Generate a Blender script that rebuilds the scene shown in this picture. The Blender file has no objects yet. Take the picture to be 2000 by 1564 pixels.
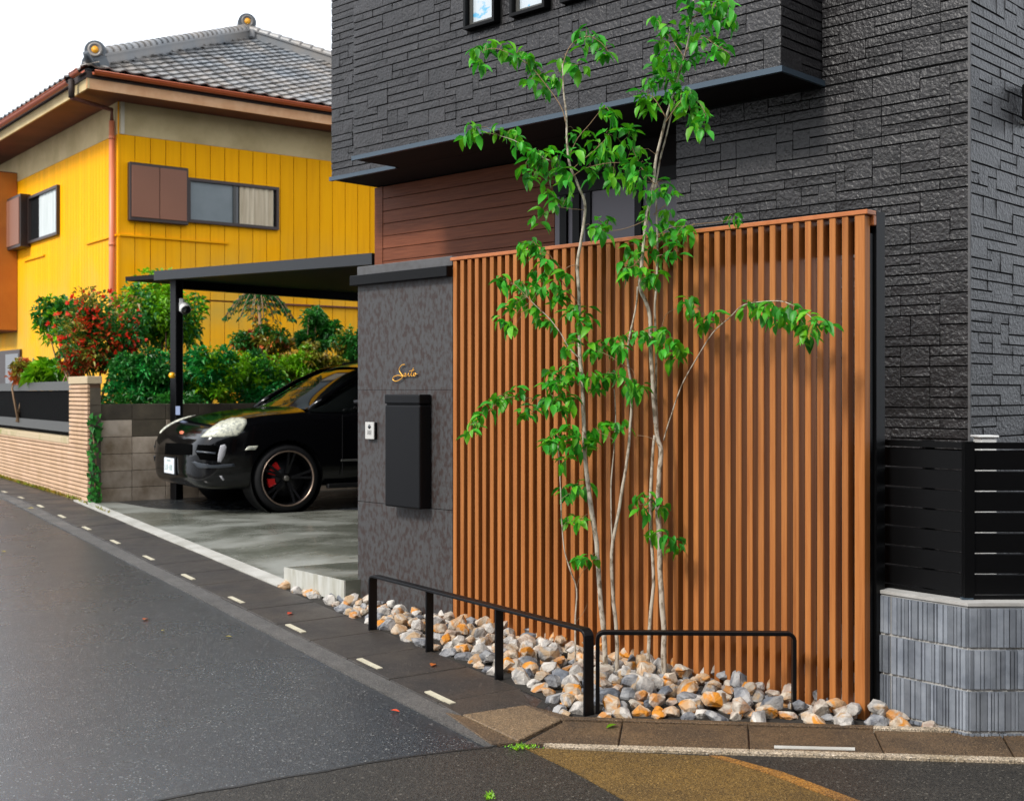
import bpy, bmesh, math, random
from mathutils import Vector, Matrix, noise
R = math.radians
rnd = random.Random(7)
scn = bpy.context.scene
COL = scn.collection

# ---------------------------------------------------------------- camera, world, sun, exposure
CAMZ, F, HOR = 1.5, 2400.0, 768.0
cd = bpy.data.cameras.new('camera'); cam = bpy.data.objects.new('camera', cd); COL.objects.link(cam)
cam.location = (0, 0, CAMZ); cam.rotation_euler = (R(90), 0, 0)
cd.sensor_width = 36.0; cd.lens = F / 2000 * 36.0
cd.shift_y = -(782 - HOR) / 2000.0
cd.clip_start = 0.1; cd.clip_end = 900
cd.dof.use_dof = True; cd.dof.focus_distance = 6.6; cd.dof.aperture_fstop = 4.5
scn.camera = cam
SUN_EL, SUN_AZ = 42, 226        # azimuth measured from +Y towards +X (behind the camera, to the right)
w = bpy.data.worlds.new("World"); scn.world = w; w.use_nodes = True
nt = w.node_tree; nt.nodes.clear()
sky = nt.nodes.new('ShaderNodeTexSky'); sky.sky_type = 'NISHITA'; sky.sun_disc = False
sky.sun_elevation = R(SUN_EL); sky.sun_rotation = R(SUN_AZ)
sky.air_density = 1.0; sky.dust_density = 3.0
mx = nt.nodes.new('ShaderNodeMixRGB'); mx.inputs[0].default_value = 0.86
mx.inputs[2].default_value = (8.6, 9.0, 9.6, 1)
bg = nt.nodes.new('ShaderNodeBackground'); bg.inputs[1].default_value = 0.085
wo = nt.nodes.new('ShaderNodeOutputWorld')
nt.links.new(sky.outputs[0], mx.inputs[1]); nt.links.new(mx.outputs[0], bg.inputs[0]); nt.links.new(bg.outputs[0], wo.inputs[0])
sl = bpy.data.lights.new('sun', 'SUN'); sl.energy = 1.5; sl.angle = R(12); sl.color = (1.0, 0.96, 0.9)
so = bpy.data.objects.new('sun', sl); COL.objects.link(so)
so.rotation_euler = (R(90 - SUN_EL), 0, R(180 - SUN_AZ))
so.location = (3, -3, 12)
scn.view_settings.view_transform = 'Standard'; scn.view_settings.look = 'None'
scn.view_settings.gamma = 1; scn.view_settings.use_curve_mapping = False
scn.view_settings.exposure = 1.15

# ---------------------------------------------------------------- helpers
def V(*a): return Vector(a)
def g(y):                      # ground height: the street climbs gently away from the camera
    return 0.0325 * (min(y, 14.0) - 5.6)
def gnd(px, py, dz=0.0):       # pixel of the 2000 px photo -> point on the ground
    lo, hi = 1.5, 120.0
    Y = 3600.0 / max(py - HOR, 1)
    for _ in range(30): Y = F * (CAMZ - g(Y) - dz) / (py - HOR)
    return V((px - 1000) / F * Y, Y, g(Y) + dz)
def at(px, py, Y): return V((px - 1000) / F * Y, Y, CAMZ + (HOR - py) / F * Y)
def hit(o, d, px):             # parameter along the plan line o + t d at which it crosses column px
    u = (px - 1000) / F
    return (o[0] - u * o[1]) / (u * d[1] - d[0])
def zat(py, Y): return CAMZ + (HOR - py) / F * Y
UP = V(0, 0, 1)
HD = V(-.7214, .6925, 0)       # along the dark house front, to the left and away
PD = V(.6925, .7214, 0)        # square to it, away
FD = V(-.70711, .70711, 0)     # along the slatted screen
FN = V(.70711, .70711, 0)
RD = V(-.541, .841, 0)         # along the street
RN = V(.841, .541, 0)          # square to the street, into the plots
YR = V(.795, .606, 0); YL = V(-.606, .795, 0)   # the yellow house's two faces

class MB:
    def __init__(s): s.v = []; s.f = []; s.m = []; s.sm = []
    def add(s, vs, fs, mi=0, smooth=False):
        n = len(s.v); s.v += [tuple(v) for v in vs]
        for f in fs: s.f.append([i + n for i in f]); s.m.append(mi); s.sm.append(smooth)
        return s
    def obox(s, o, a, b, c, mi=0):          # box from corner o and edge vectors
        o, a, b, c = Vector(o), Vector(a), Vector(b), Vector(c)
        if a.cross(b).dot(c) < 0: a, b = b, a
        vs = [o, o+a, o+a+b, o+b, o+c, o+a+c, o+a+b+c, o+b+c]
        return s.add(vs, [(0,3,2,1),(4,5,6,7),(0,1,5,4),(1,2,6,5),(2,3,7,6),(3,0,4,7)], mi)
    def prism(s, poly, z0, z1, mi=0):       # poly: list of (x,y) or points; z may be callables of y
        n = len(poly)
        f0 = z0 if callable(z0) else (lambda y: z0); f1 = z1 if callable(z1) else (lambda y: z1)
        A = sum(poly[i][0]*poly[(i+1)%n][1]-poly[(i+1)%n][0]*poly[i][1] for i in range(n))
        if A < 0: poly = list(poly)[::-1]
        vs = [(p[0], p[1], f0(p[1])) for p in poly] + [(p[0], p[1], f1(p[1])) for p in poly]
        fs = [tuple(range(n))[::-1], tuple(range(n, 2*n))] + [(i, (i+1)%n, n+(i+1)%n, n+i) for i in range(n)]
        return s.add(vs, fs, mi)
    def tube(s, pts, rad, n=6, mi=0, cap=True, smooth=True):
        pts = [Vector(p) for p in pts]; m = len(pts)
        if not hasattr(rad, '__len__'): rad = [rad]*m
        base = len(s.v); fr = None; vs = []
        for i, p in enumerate(pts):
            d = (pts[min(i+1, m-1)] - pts[max(i-1, 0)])
            if d.length < 1e-9: d = V(0, 0, 1)
            d.normalize()
            if fr is None: fr = d.orthogonal().normalized()
            else:
                fr = fr - d * fr.dot(d)
                fr = fr.normalized() if fr.length > 1e-6 else d.orthogonal().normalized()
            b = d.cross(fr)
            for k in range(n):
                a = 2*math.pi*k/n
                vs.append(p + (fr*math.cos(a) + b*math.sin(a))*rad[i])
        fs = []
        for i in range(m-1):
            for k in range(n):
                k2 = (k+1) % n
                fs.append((i*n+k, i*n+k2, (i+1)*n+k2, (i+1)*n+k))
        s.add(vs, fs, mi, smooth)
        if cap:
            s.f.append([base+k for k in range(n)][::-1]); s.m.append(mi); s.sm.append(False)
            s.f.append([base+(m-1)*n+k for k in range(n)]); s.m.append(mi); s.sm.append(False)
        return s
    def lathe(s, c, axis, prof, n=24, mi=0, smooth=True):   # prof: (radius, offset along axis)
        c = Vector(c); axis = Vector(axis).normalized(); u = axis.orthogonal().normalized(); v = axis.cross(u)
        vs = [c + axis*h + (u*math.cos(2*math.pi*k/n) + v*math.sin(2*math.pi*k/n))*r for r, h in prof for k in range(n)]
        fs = [(i*n+k, i*n+(k+1)%n, (i+1)*n+(k+1)%n, (i+1)*n+k) for i in range(len(prof)-1) for k in range(n)]
        return s.add(vs, fs, mi, smooth)
    def mesh(s, name, mats, bevel=0, seg=1):
        me = bpy.data.meshes.new(name); me.from_pydata(s.v, [], s.f)
        for mt in (mats if isinstance(mats, (list, tuple)) else [mats]): me.materials.append(mt)
        me.polygons.foreach_set('material_index', s.m); me.polygons.foreach_set('use_smooth', s.sm)
        if bevel:
            bm = bmesh.new(); bm.from_mesh(me)
            ed = [e for e in bm.edges if len(e.link_faces) == 2 and e.calc_face_angle(0) > .5]
            bmesh.ops.bevel(bm, geom=ed, offset=bevel, segments=seg, affect='EDGES', profile=.5, clamp_overlap=True)
            bm.to_mesh(me); bm.free()
        me.update(); return me
    def build(s, name, mats, parent=None, bevel=0, seg=1, kind=None):
        return link(name, s.mesh(name, mats, bevel, seg), parent, kind)
def link(name, me, parent=None, kind=None, loc=None, rot=None, scale=None):
    o = bpy.data.objects.new(name, me); COL.objects.link(o)
    if parent is not None:
        o.parent = parent
        if loc is None: o.matrix_parent_inverse = WM(parent).inverted()
    if loc is not None: o.location = loc
    if rot is not None: o.rotation_euler = rot
    if scale is not None: o.scale = scale
    if kind: o['kind'] = kind
    return o
def WM(o):
    m = o.matrix_basis.copy()
    if o.parent is not None: m = WM(o.parent) @ o.matrix_parent_inverse @ m
    return m
def thing(name, label, cat, loc=(0,0,0), rz=0, group=None):
    o = bpy.data.objects.new(name, None); COL.objects.link(o); o.location = loc; o.rotation_euler = (0,0,rz)
    o.empty_display_size = .2
    tag(o, label, cat, group); return o
def tag(o, label=None, cat=None, group=None, kind=None):
    if label: o['label'] = label
    if cat: o['category'] = cat
    if group: o['group'] = group
    if kind: o['kind'] = kind
    return o

# ---------------------------------------------------------------- materials
def mat(name, col, rough=.6, metal=0, spec=.5, var=None, scale=6, detail=6, bump=0, bscale=None, bdist=.01,
        coat=0, stretch=(1,1,1), isl=0, rvar=0, dist=0, contrast=(.35,.65), coat_rough=.03):
    """col base, var second colour mixed by noise; isl = brightness spread between separate pieces"""
    m = bpy.data.materials.new(name); m.use_nodes = True; t = m.node_tree; N = t.nodes; L = t.links
    b = N['Principled BSDF']; c4 = lambda c: (c[0], c[1], c[2], 1)
    b.inputs['Base Color'].default_value = c4(col); b.inputs['Roughness'].default_value = rough
    b.inputs['Metallic'].default_value = metal; b.inputs['Specular IOR Level'].default_value = spec
    b.inputs['Coat Weight'].default_value = coat; b.inputs['Coat Roughness'].default_value = coat_rough
    tc = N.new('ShaderNodeTexCoord'); mp = N.new('ShaderNodeMapping'); mp.inputs['Scale'].default_value = stretch
    ge = N.new('ShaderNodeNewGeometry')
    L.new(ge.outputs['Position'], mp.inputs[0])
    out = None
    if var is not None:
        n = N.new('ShaderNodeTexNoise'); n.inputs['Scale'].default_value = scale; n.inputs['Detail'].default_value = detail
        n.inputs['Distortion'].default_value = dist; n.inputs['Roughness'].default_value = .6
        L.new(mp.outputs[0], n.inputs['Vector'])
        r = N.new('ShaderNodeMapRange'); r.inputs[1].default_value, r.inputs[2].default_value = contrast
        L.new(n.outputs['Fac'], r.inputs[0])
        mxn = N.new('ShaderNodeMixRGB'); mxn.inputs[1].default_value = c4(col); mxn.inputs[2].default_value = c4(var)
        L.new(r.outputs[0], mxn.inputs[0]); out = mxn.outputs[0]
        if rvar:
            rr = N.new('ShaderNodeMapRange'); rr.inputs[3].default_value = rough; rr.inputs[4].default_value = rough + rvar
            L.new(r.outputs[0], rr.inputs[0]); L.new(rr.outputs[0], b.inputs['Roughness'])
    if isl:
        oi = N.new('ShaderNodeObjectInfo')
        ad = N.new('ShaderNodeMath'); ad.operation = 'ADD'; L.new(ge.outputs['Random Per Island'], ad.inputs[0]); L.new(oi.outputs['Random'], ad.inputs[1])
        fr = N.new('ShaderNodeMath'); fr.operation = 'FRACT'; L.new(ad.outputs[0], fr.inputs[0])
        mr = N.new('ShaderNodeMapRange'); mr.inputs[3].default_value = 1 - isl; mr.inputs[4].default_value = 1 + isl
        L.new(fr.outputs[0], mr.inputs[0])
        mu = N.new('ShaderNodeVectorMath'); mu.operation = 'SCALE'
        if out: L.new(out, mu.inputs[0])
        else: mu.inputs[0].default_value = col
        L.new(mr.outputs[0], mu.inputs['Scale']); out = mu.outputs[0]
    if out: L.new(out, b.inputs['Base Color'])
    if bump:
        n2 = N.new('ShaderNodeTexNoise'); n2.inputs['Scale'].default_value = bscale or scale; n2.inputs['Detail'].default_value = 5
        n2.inputs['Distortion'].default_value = dist
        L.new(mp.outputs[0], n2.inputs['Vector'])
        bu = N.new('ShaderNodeBump'); bu.inputs['Strength'].default_value = bump; bu.inputs['Distance'].default_value = bdist
        L.new(n2.outputs['Fac'], bu.inputs['Height']); L.new(bu.outputs[0], b.inputs['Normal'])
    m['_'] = 1
    return m
def nodes(m): return m.node_tree.nodes, m.node_tree.links, m.node_tree.nodes['Principled BSDF']

M_siding = mat('dark_stone_siding', (.0135,.0125,.013), .36, spec=.45, var=(.024,.022,.023), scale=9, bump=.6, bscale=46, bdist=.016, isl=.16, dist=.25)
M_joint = mat('siding_joint', (.006,.006,.006), .8, spec=.2)
M_dark = mat('dark_metal', (.002,.002,.0023), .45, spec=.15)
M_darksoft = mat('soffit_board', (.006,.0035,.0035), .7, spec=.2)
M_flash = mat('metal_flashing', (.05,.075,.10), .35, metal=.3)
M_slat = mat('wood_grain_slat', (.41,.155,.042), .5, spec=.2, var=(.27,.085,.020), scale=46, stretch=(1,1,.035), bump=.2, bdist=.003, isl=.11, contrast=(.38,.72))
M_cap = mat('wood_cap', (.46,.15,.045), .4, spec=.4, var=(.38,.115,.03), scale=20, stretch=(1,1,1))
M_plank = mat('brown_wood_plank', (.20,.062,.027), .55, spec=.2, var=(.13,.038,.016), scale=6, stretch=(.6,.6,18), bump=.15, bdist=.004, isl=.12)
M_pillar = mat('slate_tile', (.062,.061,.062), .5, spec=.3, var=(.040,.027,.024), scale=36, detail=10, stretch=(1,1,.6), contrast=(.44,.60), bump=.25, bscale=60, bdist=.004)
M_pcap = mat('wall_cap', (.085,.085,.088), .6, var=(.065,.062,.062), scale=20)
M_rail = mat('black_flat_bar', (.0022,.0022,.003), .42, spec=.22, bump=.05, bscale=200, bdist=.001)
M_yel = mat('yellow_cladding', (.86,.36,.001), .6, spec=.08, var=(.88,.40,.003), scale=1.2, isl=.05)
M_yeljoint = mat('cladding_joint', (.30,.12,.01), .7)
M_frieze = mat('beige_frieze', (.62,.49,.26), .8, var=(.46,.35,.17), scale=1.4)
M_soffit = mat('brown_soffit', (.16,.050,.026), .7, var=(.11,.032,.016), scale=2)
M_fascia = mat('tan_fascia', (.72,.42,.22), .6, var=(.60,.30,.13), scale=4)
M_gutter = mat('copper_gutter', (.42,.09,.028), .35, spec=.5)
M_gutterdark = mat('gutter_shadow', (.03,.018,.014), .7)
M_pipe = mat('coral_downpipe', (.62,.20,.10), .4)
M_tile = mat('grey_roof_tile', (.12,.135,.15), .34, spec=.5, var=(.21,.18,.15), scale=.8, isl=.4, bump=.1, bscale=30)
M_tiledark = mat('dark_roof_tile', (.045,.055,.065), .3, spec=.6, isl=.2)
M_ochre = mat('ochre_disc', (.75,.33,.01), .5)
M_shut = mat('brown_shutter', (.23,.092,.050), .55, isl=.06)
M_frame = mat('bronze_frame', (.035,.02,.016), .45)
M_glassg = mat('grey_screen_glass', (.14,.17,.18), .35, spec=.6, var=(.17,.2,.21), scale=3)
M_curt = mat('cream_curtain', (.68,.58,.42), .9, var=(.45,.36,.24), scale=3, stretch=(6,6,.3))
M_curtw = mat('white_curtain', (.62,.66,.66), .9, var=(.45,.5,.5), scale=3, stretch=(6,6,.3))
M_glass = mat('dark_glass', (.01,.012,.013), .05, spec=.8)
M_brick = mat('tan_brick_tile', (.60,.40,.26), .8, var=(.48,.31,.18), scale=3, isl=.08, bump=.3, bscale=60, bdist=.004)
M_coping = mat('mossy_coping', (.48,.38,.24), .85, var=(.22,.22,.06), scale=1.6, contrast=(.5,.75), bump=.3, bscale=40)
M_mortar = mat('brown_mortar', (.16,.09,.05), .9)
M_greyrail = mat('grey_metal_rail', (.06,.06,.055), .5)
M_panelblk = mat('black_screen', (.003,.003,.003), .8, spec=.04)
M_block = mat('stained_block', (.52,.43,.34), .85, var=(.20,.145,.09), scale=1.7, isl=.15, bump=.4, bscale=40, bdist=.006, contrast=(.42,.66))
M_mossd = mat('dark_stained_block', (.05,.04,.03), .9, var=(.11,.09,.06), scale=3, bump=.3, bscale=40)
M_ribb = mat('blue_grey_block', (.215,.235,.265), .7, var=(.115,.13,.155), scale=6, isl=.34, bump=.3, bscale=90, bdist=.003)
M_ribj = mat('pale_mortar', (.42,.41,.39), .85, var=(.3,.29,.27), scale=8)
M_white = mat('white_plastic', (.72,.72,.70), .4)
M_steel = mat('brushed_steel', (.62,.60,.56), .35, metal=.5)
M_gold = mat('brass_letter', (.85,.42,.06), .3, metal=.6)
M_bark = mat('pale_bark', (.45,.39,.31), .8, var=(.15,.11,.07), scale=38, stretch=(1,1,.6), contrast=(.48,.62), bump=.3, bscale=60, bdist=.004)
M_twig = mat('twig', (.24,.15,.08), .8)
M_carp = mat('carport_roof', (.005,.004,.0035), .6, spec=.15)
M_flashd = mat('carport_gutter', (.010,.012,.015), .5)
# yellow cladding with faded, greyish-green weathered patch
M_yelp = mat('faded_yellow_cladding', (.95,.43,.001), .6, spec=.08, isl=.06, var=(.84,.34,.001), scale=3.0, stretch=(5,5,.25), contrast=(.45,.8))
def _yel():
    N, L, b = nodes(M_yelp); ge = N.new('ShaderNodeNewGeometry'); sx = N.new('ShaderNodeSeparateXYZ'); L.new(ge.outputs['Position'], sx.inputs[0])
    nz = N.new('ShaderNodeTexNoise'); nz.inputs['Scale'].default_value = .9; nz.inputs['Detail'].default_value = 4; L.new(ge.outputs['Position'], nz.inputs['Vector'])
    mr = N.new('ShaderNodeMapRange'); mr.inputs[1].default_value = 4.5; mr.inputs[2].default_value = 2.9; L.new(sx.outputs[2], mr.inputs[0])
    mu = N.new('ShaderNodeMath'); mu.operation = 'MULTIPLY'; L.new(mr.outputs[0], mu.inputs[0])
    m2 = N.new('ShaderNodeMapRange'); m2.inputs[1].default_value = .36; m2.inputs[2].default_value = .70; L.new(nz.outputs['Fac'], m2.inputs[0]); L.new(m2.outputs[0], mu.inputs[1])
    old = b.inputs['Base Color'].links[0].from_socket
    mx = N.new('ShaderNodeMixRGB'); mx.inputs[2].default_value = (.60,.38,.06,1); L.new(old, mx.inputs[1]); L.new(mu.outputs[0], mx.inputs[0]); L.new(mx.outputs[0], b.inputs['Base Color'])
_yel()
# window glass, bright sky reflection painted as its pale colour, with blue-white film print
M_winglass = mat('sky_sheen_film_glass', (.50,.56,.60), .08, spec=.8, var=(.12,.40,.62), scale=7, stretch=(1,1,2.2), contrast=(.60,.66))
def speckle(name, c1, c2, sp, rough=.45, rv=.2, vs=260, amt=.86, big=(.8,1.15), bsc=1.1, bump=.5, spec=.5):
    """aggregate surface: patchy base + fine light grains"""
    m = mat(name, c1, rough, var=c2, scale=bsc, detail=8, bump=0, contrast=(.35,.68), rvar=rv)
    N, L, b = nodes(m)
    ge = N.new('ShaderNodeNewGeometry')
    base = b.inputs['Base Color'].links[0].from_socket
    vo = N.new('ShaderNodeTexVoronoi'); vo.inputs['Scale'].default_value = vs; L.new(ge.outputs['Position'], vo.inputs['Vector'])
    sx = N.new('ShaderNodeSeparateColor'); L.new(vo.outputs['Color'], sx.inputs[0])
    r = N.new('ShaderNodeMapRange'); r.inputs[1].default_value = amt; r.inputs[2].default_value = min(1, amt + .1); L.new(sx.outputs[0], r.inputs[0])
    mx = N.new('ShaderNodeMixRGB'); mx.inputs[2].default_value = (*sp, 1)
    L.new(r.outputs[0], mx.inputs[0]); L.new(base, mx.inputs[1])
    r2 = N.new('ShaderNodeMapRange'); r2.inputs[3].default_value = .35; r2.inputs[4].default_value = 1.75; L.new(sx.outputs[1], r2.inputs[0])
    mu = N.new('ShaderNodeVectorMath'); mu.operation = 'SCALE'; L.new(mx.outputs[0], mu.inputs[0]); L.new(r2.outputs[0], mu.inputs['Scale'])
    L.new(mu.outputs[0], b.inputs['Base Color'])
    b.inputs['Specular IOR Level'].default_value = spec
    bu = N.new('ShaderNodeBump'); bu.inputs['Strength'].default_value = bump; bu.inputs['Distance'].default_value = .004
    L.new(vo.outputs['Distance'], bu.inputs['Height']); L.new(bu.outputs[0], b.inputs['Normal'])
    return m
M_asph = speckle('wet_asphalt', (.021,.026,.031), (.012,.013,.015), (.19,.19,.18), rough=.24, rv=.10, vs=170, amt=.93, bump=.30, spec=.8)
M_side = speckle('old_asphalt', (.028,.024,.019), (.016,.014,.011), (.09,.08,.065), spec=.4, rough=.42, rv=.2, vs=160, amt=.92)
M_ochrec = speckle('ochre_concrete', (.13,.074,.017), (.070,.040,.010), (.22,.14,.05), spec=.3, rough=.55, rv=.2, vs=230, amt=.9, bsc=2.2)
M_ochre2 = speckle('orange_edge', (.24,.105,.016), (.12,.055,.012), (.32,.18,.05), rough=.5, rv=.1, vs=230, amt=.93, bsc=4)
M_slab = speckle('wet_kerb_slab', (.040,.032,.025), (.020,.017,.015), (.12,.10,.08), spec=.4, rough=.42, rv=.22, vs=240, amt=.95, bsc=3)
M_slabf = speckle('brown_kerb_slab', (.105,.064,.032), (.050,.032,.018), (.2,.14,.08), spec=.35, rough=.5, rv=.2, vs=240, amt=.95, bsc=3)
M_slabt = speckle('tan_corner_slab', (.16,.105,.055), (.11,.07,.036), (.3,.22,.14), rough=.55, rv=.15, vs=240, amt=.95, bsc=3)
M_lip = speckle('kerb_lip', (.085,.080,.074), (.055,.052,.048), (.2,.18,.15), rough=.45, rv=.2, vs=240, amt=.93, bsc=4)
M_lipw = speckle('pale_kerb_edge', (.36,.29,.21), (.20,.15,.09), (.5,.45,.38), rough=.6, rv=.1, vs=200, amt=.95, bsc=6)
M_slot = mat('slot_sky_glint', (.52,.48,.36), .7, var=(.40,.36,.26), scale=12)  # pale tone stands in for sky reflected in the slot gaps
M_conc = mat('wet_concrete', (.115,.120,.096), .09, spec=.6, var=(.22,.225,.20), scale=.9, detail=7, contrast=(.40,.64), rvar=.42, stretch=(1,1.6,1), dist=.15, bump=.08, bscale=30, bdist=.003)
M_concl = mat('light_concrete', (.50,.49,.45), .55, var=(.36,.35,.31), scale=5, bump=.2, bscale=60, bdist=.003)
M_step = mat('step_concrete', (.50,.50,.46), .55, var=(.35,.34,.28), scale=5, stretch=(4,4,.6), bump=.2, bscale=60, bdist=.003)
M_soil = mat('soil', (.022,.018,.013), .95, var=(.012,.010,.008), scale=5, bump=.5, bscale=30)

# ---------------------------------------------------------------- the ground
def struct(name, mb, m, parent=None, **k): return mb.build(name, m, parent, kind='structure' if parent is None else None, **k)
mb = MB(); ys = [-60, -20, -5, 0, 2, 4, 6, 8, 10, 12, 14, 17, 22, 40, 120, 420]; xs = [-260, -60, -15, -8, -4, -2, 0, 2, 4, 8, 30, 260]
mb.add([(x, y, g(y)) for y in ys for x in xs],
       [(j*len(xs)+i, j*len(xs)+i+1, (j+1)*len(xs)+i+1, (j+1)*len(xs)+i) for j in range(len(ys)-1) for i in range(len(xs)-1)])
struct('road', mb, M_asph)
def sheet(pts, z0, z1, mi=0, m=None): m = m or MB(); return m.prism(pts, lambda y: g(y)+z0, lambda y: g(y)+z1, mi)
seam = [gnd(*p) for p in ((962,1461),(880,1470),(800,1480),(720,1492),(640,1508),(560,1520),(470,1538),(380,1552),(300,1568))]
mb = MB()
sp = seam + [V(-2.4,3.6,0), V(-3,1,0), V(9,1,0), V(9,5.1,0), gnd(2000,1493), gnd(1500,1478), gnd(1062,1466)]
sheet(sp, -.03, .006, m=mb); struct('side_street', mb, M_side)
# dark tar crack that follows the seam of the two asphalts
mb = MB()
for a, b in zip(seam[:-1], seam[1:]):
    d = (b - a).normalized(); n = UP.cross(d)*.009
    sheet([a-n, a+n, b+n*rnd.uniform(.5,1.3), b-n], -.01, .0085, m=mb)
struct('tar_seam', mb, mat('tar', (.012,.011,.010), .5))
mb = MB(); sheet([gnd(*p) for p in ((1024,1464),(1068,1466),(1395,1481),(1510,1514),(1680,1580),(1760,1640),(1330,1640),(1235,1575),(1120,1510))], -.01, .011, m=mb)
struct('concrete_apron', mb, M_ochrec)
mb = MB(); sheet([gnd(*p) for p in ((1385,1481),(1412,1482),(1530,1514),(1705,1580),(1790,1640),(1750,1640),(1668,1580),(1495,1514))], -.01, .015, m=mb)
struct('apron_edge', mb, M_ochre2)

# kerbs. along the street: s runs up the street, w into the plots
RO = V(-.11, 5.25, 0)
def rp(s, w_): return RO + RD*s + RN*w_
kl = bpy.data.objects.new('kerb', None); COL.objects.link(kl); kl['kind'] = 'structure'
s0, s1 = -.02, 24.0
mb = MB(); n_ = 30
for i in range(n_):
    a, b = s0 + (s1-s0)*i/n_, s0 + (s1-s0)*(i+1)/n_
    mb.prism([rp(a,0), rp(b,0), rp(b,.125), rp(a,.125)], lambda y: g(y)-.05, lambda y: g(y)+.010)
mb.build('gutter_lip', M_lip, kl)
i = 0; s = .66
while s < 17:
    L_ = .505
    q = MB(); j = rnd.uniform(-.002,.002); e = .004
    q.prism([rp(s+e,.131), rp(s+L_-e,.131), rp(s+L_-e,.60), rp(s+e,.60)], lambda y: g(y)-.05, lambda y: g(y)+.014+j)
    q.build('kerb_slab', M_slab, kl, bevel=.004); s += L_
mb = MB(); mb.prism([rp(.0,.126), rp(24,.126), rp(24,.61), rp(.4,.61)], lambda y: g(y)-.08, lambda y: g(y)+.001)
mb.build('joint_bed', M_soil, kl)
for k, s in enumerate([.60, 1.37, 2.38, 3.40, 4.42, 5.43, 6.44, 7.45, 8.46, 9.47, 10.5, 11.5]):
    q = MB(); q.prism([rp(s,.165), rp(s+.25,.165), rp(s+.25,.198), rp(s,.198)], lambda y: g(y)+.0, lambda y: g(y)+.0185)
    q.build('drain_slot', M_slot, kl)
# corner and front
q = MB(); sheet([rp(.655,.131), gnd(899,1402), gnd(1024,1382.5), gnd(1040,1384.5), rp(.655,.60)], -.05, .0145, m=q); q.build('kerb_slab', M_slab, kl, bevel=.004)
q = MB(); sheet([gnd(*p) for p in ((903,1402),(1026,1383),(1096,1412),(1012,1453))], -.05, .018, m=q); q.build('corner_slab', M_slabt, kl, bevel=.004)
q = MB(); sheet([gnd(*p) for p in ((1028,1382),(1050,1388),(1140,1412),(1099,1412))], -.05, .017, m=q); q.build('corner_slab', M_slabf, kl, bevel=.003)
q = MB(); sheet([gnd(*p) for p in ((870,1396),(900,1402),(1008,1455),(960,1459))], -.05, .015, m=q); q.build('corner_slab', M_slabf, kl, bevel=.003)
fi = lambda px: 1414 + (px-1100)*.0295; fo = lambda px: 1457 + (px-1040)*.0305
cuts = [1100, 1216, 1461, 1706, 1956, 2210, 2480]; cutso = [1022, 1208, 1464, 1727, 1982, 2250, 2530]
for i in range(6):
    a, b, c, d = cuts[i]+1.5, cuts[i+1]-1.5, cutso[i+1]-1.5, cutso[i]+1.5
    q = MB(); sheet([gnd(a,fi(a)), gnd(b,fi(b)), gnd(c,fo(c)), gnd(d,fo(d))], -.05, .016+rnd.uniform(-.002,.002), m=q)
    q.build('kerb_slab', M_slabf, kl, bevel=.004)
for i in range(6):
    a, b = cuts[i], cuts[i+1]
    q = MB(); sheet([gnd(a,fi(a)-6), gnd(b,fi(b)-6), gnd(b,fi(b)-1), gnd(a,fi(a)-1)], -.05, .024, m=q); q.build('kerb_edge', M_slabf if i < 3 else M_lipw, kl, bevel=.003)
    a, b = max(cutso[i], 1062), cutso[i+1]
    q = MB(); sheet([gnd(a,fo(a)+1), gnd(b,fo(b)+1), gnd(b,fo(b)+8), gnd(a,fo(a)+8)], -.05, .020, m=q); q.build('kerb_edge', M_lipw, kl, bevel=.003)
q = MB(); sheet([gnd(1512,1464), gnd(1670,1468), gnd(1670,1473), gnd(1512,1469)], 0, .020, m=q); q.build('drain_slot', M_concl, kl)  # slot gap coloured pale for the sky it reflects

# driveway of wet concrete
mb = MB(); S = [3.84 + (9.9-3.84)*i/24 for i in range(25)]; W = [.60,.62,.71,.80,.95,1.1,1.3,1.6,2.2,3,4.5,6.5,9]
def dz(s, w_):
    y = rp(s, w_).y; k = max(0, min(1, (w_-.7)/.8)); k = k*k*(3-2*k); return (g(y)+.014)*(1-k) + .247*k
mb.add([tuple(rp(s, w_))[:2]+(dz(s, w_),) for s in S for w_ in W],
       [(j*len(W)+i, j*len(W)+i+1, (j+1)*len(W)+i+1, (j+1)*len(W)+i) for j in range(len(S)-1) for i in range(len(W)-1)], smooth=True)
struct('driveway', mb, M_conc)
mb = MB()
for i in range(24): mb.prism([rp(S[i],.602), rp(S[i+1],.602), rp(S[i+1],.73), rp(S[i],.73)], lambda y: g(y)-.03, lambda y: g(y)+.026)
struct('driveway_edge', mb, M_concl)
mb = MB(); A = V(-1.63,8.84,0); B_ = V(-1.11,8.2,0)
mb.prism([A, B_, V(-.96,8.30,0), V(.5,9.9,0), V(2,12,0), V(0,15.5,0), A+RN*6.2], -.05, .251)
struct('concrete_step', mb, M_conc)
q = MB(); d = (B_-A).normalized(); n = V(d.y,-d.x,0)
if n.dot(V(-1,-1,0)) < 0: n = -n
q.prism([A, B_, B_+n*.012, A+n*.012], .12-.01, .2505); q.prism([A-d*.012, A, A+RN*.7, A+RN*.7-d*.012], .10, .2505)
q.build('step_face', M_step, bpy.data.objects['concrete_step'])
mb = MB(); FO = V(1.614, 5.63, 0)
mb.prism([FO+FD*3.7+FN*.25, FO-FD*.3+FN*.25, V(3.2,5.75,0), V(9,6.2,0), V(9,16,0), V(1,16,0), V(-.7,9,0)], -.3, .10)
struct('yard', mb, mat('dark_paving', (.045,.043,.04), .7, var=(.03,.03,.028), scale=6))  # paving coloured dark to cut light bouncing into the slat gaps
mb = MB()
mb.prism([V(-4.72,13.95,0), V(.8,18.2,0), V(-4,60,0), V(-60,60,0), V(-60,40,0), rp(60,.9), rp(10.2,.9)], 0, 1.12)
struct('raised_garden', mb, M_soil)
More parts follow.
